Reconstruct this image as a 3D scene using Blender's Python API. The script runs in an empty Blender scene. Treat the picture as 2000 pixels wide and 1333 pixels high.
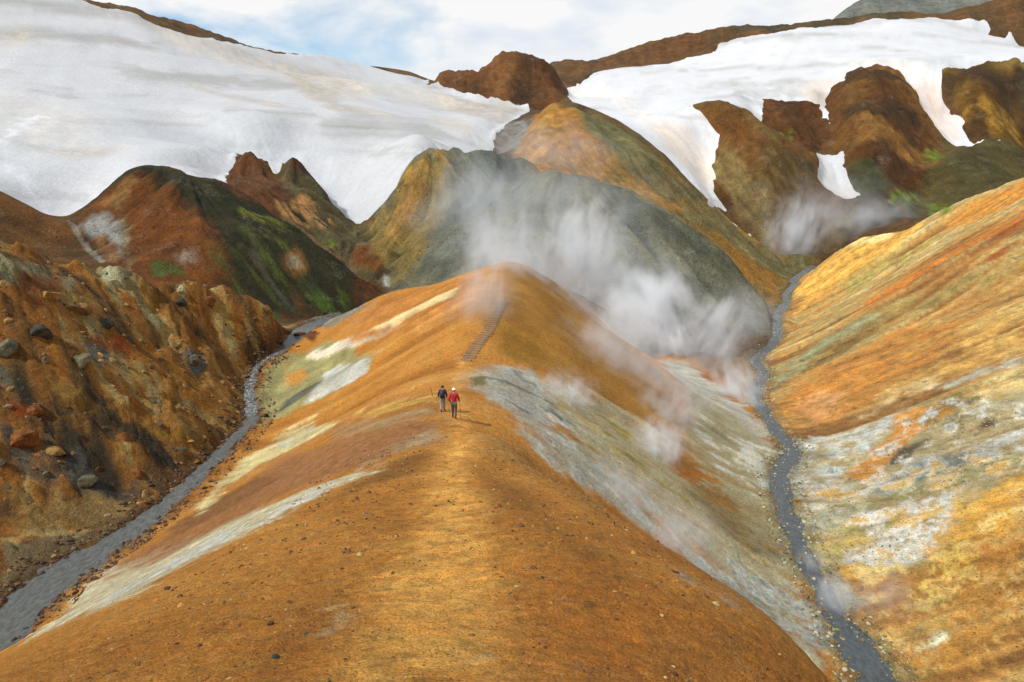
import bpy, bmesh, math, random
import numpy as np
import mathutils
from mathutils import Vector, Matrix

scene = bpy.context.scene
random.seed(7)

# ---------------------------------------------------------------- camera, sky, sun, exposure
cam_data = bpy.data.cameras.new('camera'); cam = bpy.data.objects.new('camera', cam_data)
scene.collection.objects.link(cam); scene.camera = cam
cam_data.sensor_width = 36; cam_data.lens = 36 * 1400 / 2000; cam_data.clip_end = 6000; cam_data.clip_start = .1
cam.location = (0, 0, 0); cam.rotation_euler = (math.pi / 2 - math.atan(286.5 / 1400), 0, 0)

SUN_EL, SUN_AZ = math.radians(47), math.radians(-120)        # azimuth from +Y (away from the camera), clockwise
sun_data = bpy.data.lights.new('sun', 'SUN'); sun_data.energy = 4.3; sun_data.angle = math.radians(2.5); sun_data.color = (1, .97, .92)
sun = bpy.data.objects.new('sun', sun_data); scene.collection.objects.link(sun)
sdir = Vector((math.sin(SUN_AZ) * math.cos(SUN_EL), math.cos(SUN_AZ) * math.cos(SUN_EL), math.sin(SUN_EL)))
sun.rotation_euler = sdir.to_track_quat('Z', 'Y').to_euler()

world = bpy.data.worlds.new('World'); scene.world = world; world.use_nodes = True
wn = world.node_tree; wn.nodes.clear()
def N(t, kind, **kw):
    n = t.nodes.new(kind)
    for k, v in kw.items():
        if k in n.inputs if isinstance(k, str) else False: n.inputs[k].default_value = v
        else: setattr(n, k, v)
    return n
def setin(n, **kw):
    for k, v in kw.items(): n.inputs[k].default_value = v
    return n
sky = N(wn, 'ShaderNodeTexSky', sky_type='NISHITA', sun_disc=False); sky.sun_elevation = SUN_EL; sky.sun_rotation = SUN_AZ
sky.altitude = 900; sky.air_density = 1.1; sky.dust_density = .6
geo = N(wn, 'ShaderNodeTexCoord')
mp = N(wn, 'ShaderNodeMapping'); mp.inputs['Scale'].default_value = (1, 1, 2.6); mp.inputs['Location'].default_value = (2.1, .2, .9)
nz = N(wn, 'ShaderNodeTexNoise'); setin(nz, Scale=3.1, Detail=9.0, Roughness=.52, Distortion=.25)
cr = N(wn, 'ShaderNodeValToRGB'); cr.color_ramp.elements[0].position = .42; cr.color_ramp.elements[1].position = .54
nz2 = N(wn, 'ShaderNodeTexNoise'); setin(nz2, Scale=6.5, Detail=7.0, Roughness=.5)
cr2 = N(wn, 'ShaderNodeValToRGB')
cr2.color_ramp.elements[0].position = .30; cr2.color_ramp.elements[0].color = (.70, .79, .92, 1)
cr2.color_ramp.elements[1].position = .52; cr2.color_ramp.elements[1].color = (1.0, 1.0, 1.0, 1)
skm = N(wn, 'ShaderNodeMix', data_type='RGBA', blend_type='MULTIPLY'); skm.inputs['Factor'].default_value = 1; skm.inputs[7].default_value = (.17, .175, .165, 1)
mix = N(wn, 'ShaderNodeMix', data_type='RGBA')
bg = N(wn, 'ShaderNodeBackground'); out = N(wn, 'ShaderNodeOutputWorld')
L = wn.links.new
L(geo.outputs['Generated'], mp.inputs['Vector']); L(mp.outputs['Vector'], nz.inputs['Vector']); L(mp.outputs['Vector'], nz2.inputs['Vector'])
sp = N(wn, 'ShaderNodeSeparateXYZ'); L(geo.outputs['Generated'], sp.inputs[0])
lo = N(wn, 'ShaderNodeMapRange'); setin(lo, **{'From Min': .1, 'From Max': .8, 'To Min': .098, 'To Max': -.04}); L(sp.outputs['Z'], lo.inputs['Value'])
ad = N(wn, 'ShaderNodeMath', operation='ADD'); L(nz.outputs['Fac'], ad.inputs[0]); L(lo.outputs[0], ad.inputs[1]); L(ad.outputs[0], cr.inputs['Fac']); L(nz2.outputs['Fac'], cr2.inputs['Fac'])
L(sky.outputs['Color'], skm.inputs[6])
L(cr.outputs['Color'], mix.inputs['Factor']); L(skm.outputs[2], mix.inputs[6]); L(cr2.outputs['Color'], mix.inputs[7])
L(mix.outputs[2], bg.inputs['Color']); L(bg.outputs['Background'], out.inputs['Surface']); bg.inputs['Strength'].default_value = .95

vs = scene.view_settings; scene.display_settings.display_device = 'sRGB'
vs.view_transform = 'Standard'; vs.look = 'None'; vs.exposure = 0; vs.gamma = 1; vs.use_curve_mapping = False
cy = scene.cycles
cy.use_denoising = True; cy.use_adaptive_sampling = True; cy.adaptive_threshold = .02
cy.max_bounces = 8; cy.diffuse_bounces = 3; cy.glossy_bounces = 2; cy.transmission_bounces = 3; cy.transparent_max_bounces = 12
cy.volume_bounces = 5; cy.volume_step_rate = 1.5; cy.volume_max_steps = 256

# ---------------------------------------------------------------- numpy helpers
def lin(h):
    c = [int(h[i:i + 2], 16) / 255 for i in (0, 2, 4)]
    return np.array([x / 12.92 if x <= .04045 else ((x + .055) / 1.055) ** 2.4 for x in c])

def sstep(a, b, x):
    t = np.clip((x - a) / (b - a), 0, 1)
    return t * t * (3 - 2 * t)

def _hash(ix, iy, seed):
    h = (ix.astype(np.uint32) * np.uint32(374761393) + iy.astype(np.uint32) * np.uint32(668265263)
         + np.uint32(seed * 974711 + 1013))
    h = (h ^ (h >> np.uint32(13))) * np.uint32(1274126177)
    return h ^ (h >> np.uint32(16))

def perlin(x, y, seed=0):
    x0 = np.floor(x); y0 = np.floor(y)
    ix = x0.astype(np.int64).astype(np.int32).view(np.uint32); iy = y0.astype(np.int64).astype(np.int32).view(np.uint32)
    fx = (x - x0).astype(np.float32); fy = (y - y0).astype(np.float32)
    u = fx * fx * fx * (fx * (fx * 6 - 15) + 10); v = fy * fy * fy * (fy * (fy * 6 - 15) + 10)
    def g(dx, dy):
        a = (_hash(ix + np.uint32(dx), iy + np.uint32(dy), seed) & np.uint32(255)).astype(np.int32)
        return _GX[a] * (fx - dx) + _GY[a] * (fy - dy)
    a = g(0, 0); b = g(1, 0); c = g(0, 1); d = g(1, 1)
    return 1.4 * ((a + u * (b - a)) * (1 - v) + (c + u * (d - c)) * v)
_A = np.arange(256) / 256 * 2 * np.pi
_GX = np.cos(_A).astype(np.float32); _GY = np.sin(_A).astype(np.float32)

def fbm(x, y, scale, octaves=4, seed=0, gain=.5):
    s = 0; a = 1; t = 0
    for o in range(octaves):
        s = s + a * perlin(x / scale * 2 ** o + 17.3 * o, y / scale * 2 ** o - 9.1 * o, seed + o)
        t += a; a *= gain
    return s / t

def ridged(x, y, scale, octaves=4, seed=0):
    s = 0; a = 1; t = 0
    for o in range(octaves):
        s = s + a * (1 - 2 * np.abs(perlin(x / scale * 2 ** o + 7.7 * o, y / scale * 2 ** o + 3.1 * o, seed + o)))
        t += a; a *= .5
    return s / t

def cells(x, y, scale, seed=0):
    """Worley: distance to the nearest and second feature, and the nearest one's random value."""
    x = x / scale; y = y / scale
    x0 = np.floor(x).astype(np.int32); y0 = np.floor(y).astype(np.int32)
    d1 = np.full(x.shape, 9., np.float32); d2 = d1.copy(); idv = np.zeros(x.shape, np.float32)
    for dx in (-1, 0, 1):
        for dy in (-1, 0, 1):
            cx = x0 + dx; cy = y0 + dy
            h = _hash(cx.view(np.uint32), cy.view(np.uint32), seed)
            px = cx + (h & np.uint32(1023)) / 1023.; py = cy + ((h >> np.uint32(10)) & np.uint32(1023)) / 1023.
            d = np.hypot(x - px, y - py).astype(np.float32)
            n = d < d1
            d2 = np.where(n, d1, np.minimum(d2, d)); idv = np.where(n, ((h >> np.uint32(20)) & np.uint32(1023)) / 1023., idv)
            d1 = np.where(n, d, d1)
    return d1, d2, idv

def gauss(z, s):
    """Gaussian blur (sigma in cells), edges extended."""
    p = int(3 * s) + 2
    zz = np.pad(z, p, mode='edge')
    fy = np.fft.fftfreq(zz.shape[0])[:, None]; fx = np.fft.rfftfreq(zz.shape[1])[None]
    k = np.exp(-2 * (np.pi * s) ** 2 * (fx * fx + fy * fy))
    return np.fft.irfft2(np.fft.rfft2(zz) * k, s=zz.shape)[p:-p, p:-p]

def poly_sd(x, y, poly):
    """Signed distance to a polygon, positive inside."""
    P = np.asarray(poly, float); Q = np.roll(P, -1, 0)
    d = np.full(x.shape, 1e18); ins = np.zeros(x.shape, bool)
    for (ax, ay), (bx, by) in zip(P, Q):
        ex, ey = bx - ax, by - ay; wx, wy = x - ax, y - ay
        t = np.clip((wx * ex + wy * ey) / (ex * ex + ey * ey + 1e-12), 0, 1)
        d = np.minimum(d, (wx - t * ex) ** 2 + (wy - t * ey) ** 2)
        c = ((ay <= y) & (by > y)) | ((by <= y) & (ay > y))
        if ey: ins ^= c & (x < ax + (y - ay) / ey * ex)
    d = np.sqrt(d)
    return np.where(ins, d, -d)

def line_dist(x, y, line):
    """Distance to a polyline, and the values of the nearest point (columns after x, y interpolated)."""
    L = np.asarray(line, float); d = np.full(x.shape, 1e18); val = np.zeros(x.shape + (L.shape[1] - 2,))
    for a, b in zip(L[:-1], L[1:]):
        ex, ey = b[0] - a[0], b[1] - a[1]; wx, wy = x - a[0], y - a[1]
        t = np.clip((wx * ex + wy * ey) / (ex * ex + ey * ey + 1e-12), 0, 1)
        dd = (wx - t * ex) ** 2 + (wy - t * ey) ** 2
        n = dd < d
        d = np.where(n, dd, d)
        val = np.where(n[..., None], a[2:] + t[..., None] * (b[2:] - a[2:]), val)
    return np.sqrt(d), val

def resample(line, step):
    L = np.asarray(line, float); out = [L[0]]
    for a, b in zip(L[:-1], L[1:]):
        n = max(1, int(math.ceil(np.hypot(*(b - a)[:2]) / step)))
        out += [a + (b - a) * k / n for k in range(1, n + 1)]
    return np.array(out)

def catmull(line, n=6):
    L = np.asarray(line, float); L = np.vstack([2 * L[0] - L[1], L, 2 * L[-1] - L[-2]]); out = []
    for i in range(1, len(L) - 2):
        p0, p1, p2, p3 = L[i - 1:i + 3]
        for k in range(n):
            t = k / n
            out.append(.5 * (2 * p1 + (p2 - p0) * t + (2 * p0 - 5 * p1 + 4 * p2 - p3) * t * t + (3 * p1 - p0 - 3 * p2 + p3) * t ** 3))
    out.append(L[-2])
    return np.array(out)

# ---------------------------------------------------------------- the terrain: a triangulated survey, smoothed
class Grid:
    def __init__(s, x0, x1, y0, y1, h):
        s.x0, s.y0, s.h = x0, y0, h
        s.nx = int(round((x1 - x0) / h)) + 1; s.ny = int(round((y1 - y0) / h)) + 1
        s.X, s.Y = np.meshgrid(x0 + h * np.arange(s.nx), y0 + h * np.arange(s.ny))
    def tin(s, V, T):
        """Barycentric weights of every cell in the triangulation V, T."""
        s.ti = np.zeros((s.ny, s.nx), np.int32); s.w = np.zeros((s.ny, s.nx, 3), np.float32); s.w[..., 0] = 1
        for k, t in enumerate(T):
            p = V[list(t), :2]
            i0 = max(0, int((p[:, 0].min() - s.x0) / s.h)); i1 = min(s.nx, int((p[:, 0].max() - s.x0) / s.h) + 2)
            j0 = max(0, int((p[:, 1].min() - s.y0) / s.h)); j1 = min(s.ny, int((p[:, 1].max() - s.y0) / s.h) + 2)
            if i0 >= i1 or j0 >= j1: continue
            X = s.X[j0:j1, i0:i1]; Y = s.Y[j0:j1, i0:i1]
            (ax, ay), (bx, by), (cx, cy) = p
            det = (by - cy) * (ax - cx) + (cx - bx) * (ay - cy)
            if abs(det) < 1e-9: continue
            u = ((by - cy) * (X - cx) + (cx - bx) * (Y - cy)) / det; v = ((cy - ay) * (X - cx) + (ax - cx) * (Y - cy)) / det
            m = (u >= -1e-6) & (v >= -1e-6) & (u + v <= 1 + 1e-6)
            s.ti[j0:j1, i0:i1][m] = k
            s.w[j0:j1, i0:i1][m] = np.stack([u, v, 1 - u - v], -1)[m]
        s.T = np.array(T)
    def interp(s, vals):
        return (vals[s.T[s.ti]] * s.w).sum(-1)
    def at(s, F, x, y):
        """Cubic sampling of field F."""
        gx = np.clip((x - s.x0) / s.h, 1, s.nx - 3.001); gy = np.clip((y - s.y0) / s.h, 1, s.ny - 3.001)
        i = gx.astype(np.int32); j = gy.astype(np.int32); u = gx - i; v = gy - j
        def wts(t): return (.5 * (-t + 2 * t * t - t ** 3), .5 * (2 - 5 * t * t + 3 * t ** 3), .5 * (t + 4 * t * t - 3 * t ** 3), .5 * (-t * t + t ** 3))
        wx = wts(u); wy = wts(v); out = 0
        for b in range(4):
            row = 0
            for a in range(4): row = row + wx[a] * F[j + b - 1, i + a - 1]
            out = out + wy[b] * row
        return out
    def bil(s, F, x, y):
        gx = np.clip((x - s.x0) / s.h, 0, s.nx - 1.001); gy = np.clip((y - s.y0) / s.h, 0, s.ny - 1.001)
        i = gx.astype(np.int32); j = gy.astype(np.int32); u = gx - i; v = gy - j
        return (F[j, i] * (1 - u) + F[j, i + 1] * u) * (1 - v) + (F[j + 1, i] * (1 - u) + F[j + 1, i + 1] * u) * v

def survey(lines, dense):
    """All survey lines -> vertices and Delaunay triangles that keep the lines as edges."""
    pts, edges = [], []
    for L in lines:
        L = np.asarray(L, float)
        if len(L) > 1:
            r = []
            for a, b in zip(L[:-1], L[1:]):
                n = max(1, int(round(np.hypot(*(b - a)[:2]) / (dense + .03 * np.hypot(*a[:2])))))
                r += [a + (b - a) * k / n for k in range(n)]
            L = np.array(r + [L[-1]])
        k = len(pts); pts += [tuple(p) for p in L]; edges += [(k + i, k + i + 1) for i in range(len(L) - 1)]
    P = np.array(pts)
    vo, eo, fo, ov, oe, of = mathutils.geometry.delaunay_2d_cdt([mathutils.Vector(p[:2]) for p in pts], edges, [], 0, 1e-4)
    V = np.zeros((len(vo), 3)); V[:, :2] = [tuple(v) for v in vo]
    for i, src in enumerate(ov):
        if src: V[i, 2] = P[list(src), 2].mean()
        else:                                            # a crossing of two lines: take the nearest line's height
            d, val = 1e9, 0
            for (a, b) in edges:
                pa, pb = P[a], P[b]; e = pb[:2] - pa[:2]; t = np.clip(np.dot(V[i, :2] - pa[:2], e) / (e @ e + 1e-9), 0, 1)
                dd = np.hypot(*(pa[:2] + t * e - V[i, :2]))
                if dd < d: d, val = dd, pa[2] + t * (pb[2] - pa[2])
            V[i, 2] = val
    return V, [tuple(f) for f in fo]

def build_terrain(D):
    V, T = survey(D['lines'], 2.0)
    near = Grid(-75, 135, -14, 216, .3); far = Grid(-760, 900, -200, 1560, 2.0)
    for g, sig in ((near, (4.5, 2.2, .9)), (far, (9., 5., 3.))):
        g.tin(V, T); vals = V[:, 2].copy(); z = 0
        for s in sig:
            f = gauss(g.interp(vals), s / g.h); z = z + f
            vals = vals - g.bil(f, V[:, 0], V[:, 1])
        g.z = z
    for g, isnear in ((near, 1), (far, 0)):
        X, Y = g.X, g.Y
        R = np.hypot(X, Y)
        # downslope streaks
        zs = gauss(g.z, (1.8 if isnear else 5.) / g.h); gy, gx = np.gradient(zs, g.h); m = np.hypot(gx, gy) + 1e-4
        g.slope = m; dx, dy = -gx / m, -gy / m
        rs = np.random.RandomState(5); wn = gauss(rs.randn(*g.z.shape), .7)
        wide = fbm(X, Y, 5. if isnear else 16., 3, 40)
        g.streak, g.band = lic(g, wn, dx, dy, 22), lic(g, wide, dx, dy, 46)
        g.streak /= g.streak.std(); g.band /= g.band.std()
        # undulation, rills and rock relief
        amp = np.clip(R / 60, .25, 4)
        z = g.z + .30 * amp * fbm(X, Y, 14 if isnear else 40, 4, 3) * (1 if isnear else 1.6)
        st = sstep(.12, .4, m)
        z += st * (.035 * g.streak * np.clip(R / 50, .12, 1.6) + .06 * g.band * np.clip(R / 50, .12, 2.2)) * (1 + 2.2 * sstep(105, 150, R))
        for poly, a, kind in D['rough']:
            w = sstep(-3, 4, poly_sd(X, Y, poly) + 2 * fbm(X, Y, 9, 2, 8)) * a
            if w.max() <= 0: continue
            if kind == 'block':
                d1, d2, cid = cells(X + 1.2 * fbm(X, Y, 4, 3, 60), Y + 1.2 * fbm(X, Y, 4, 3, 61), 4.2, 11)
                e1, e2, eid = cells(X + .5 * fbm(X, Y, 2, 2, 62), Y + .5 * fbm(X, Y, 2, 2, 63), 1.7, 12)
                r = .9 * sstep(0, .3, d2 - d1) * (.1 + cid) + .5 * sstep(0, .35, e2 - e1) * (eid - .1) + .9 * ridged(X, Y, 7, 5, 64) + .35 * ridged(X, Y, 2.2, 3, 65) - .7
            elif kind == 'crag':
                r = 1.0 * ridged(X, Y, 26, 5, 70) + .35 * g.streak * (.5 + fbm(X, Y, 12, 2, 72))
            else:
                r = .5 * ridged(X, Y, 4.5, 5, 80) + .5 * fbm(X, Y, 1.5, 4, 84)
            if kind == 'block':
                r = r * (.15 + .85 * sstep(-.25, .3, fbm(X, Y, 10, 3, 66) + .12 * g.band))
            z += w * r
        g.z0 = g.z
        for L, wdt, bank in D['streams']:
            C = catmull(L, 5)
            d, val = line_dist(X, Y, C)
            hw = val[..., 1] * .5 * (1 + .55 * fbm(X, Y, 3.0, 3, 90) + .45 * fbm(X, Y, 1.0, 2, 92))
            zs_ = val[..., 0]
            bed = zs_ - .45 + .45 * np.clip(d / np.maximum(hw, .1), 0, 1.12) ** 2
            k = sstep(0, 1, (d - hw) / np.maximum(1.2 * hw + bank, .5))
            z = np.where(d < hw * 3 + bank * 2, np.minimum(np.maximum(bed * (1 - k) + z * k, zs_ - .5), np.where(d < hw * .95, zs_ - .05, 1e9)), z)
            z = np.where((d > hw) & (d < hw + 4), np.maximum(z, zs_ + .06 + .22 * np.minimum(d - hw, .8) - .35 * np.maximum(d - hw - .8, 0)), z)
        g.z = z
    return near, far

def lic(g, src, dx, dy, n):
    acc = src.copy(); wt = 1
    for sgn in (1, -1):
        x, y = g.X.copy(), g.Y.copy()
        for k in range(1, n + 1):
            i = np.clip(((x - g.x0) / g.h + .5).astype(np.int32), 0, g.nx - 1); j = np.clip(((y - g.y0) / g.h + .5).astype(np.int32), 0, g.ny - 1)
            x += sgn * dx[j, i] * g.h; y += sgn * dy[j, i] * g.h
            w = 1 - k / (n + 1)
            i = np.clip(((x - g.x0) / g.h + .5).astype(np.int32), 0, g.nx - 1); j = np.clip(((y - g.y0) / g.h + .5).astype(np.int32), 0, g.ny - 1)
            acc += w * src[j, i]; wt += w / 2
    return acc / wt

def sample(near, far, name, x, y, cubic=True):
    x = np.asarray(x, float); y = np.asarray(y, float)
    f = (far.at if cubic else far.bil)(getattr(far, name), x, y)
    e = np.minimum(np.minimum(x - near.x0 - 1, near.x0 + near.h * (near.nx - 1) - 1 - x), np.minimum(y - near.y0 - 1, near.y0 + near.h * (near.ny - 1) - 1 - y))
    m = e > 0
    if m.any():
        n = (near.at if cubic else near.bil)(getattr(near, name), x[m], y[m]); w = sstep(0, 9, e[m])
        f[m] = f[m] * (1 - w) + n * w
    return f

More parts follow.
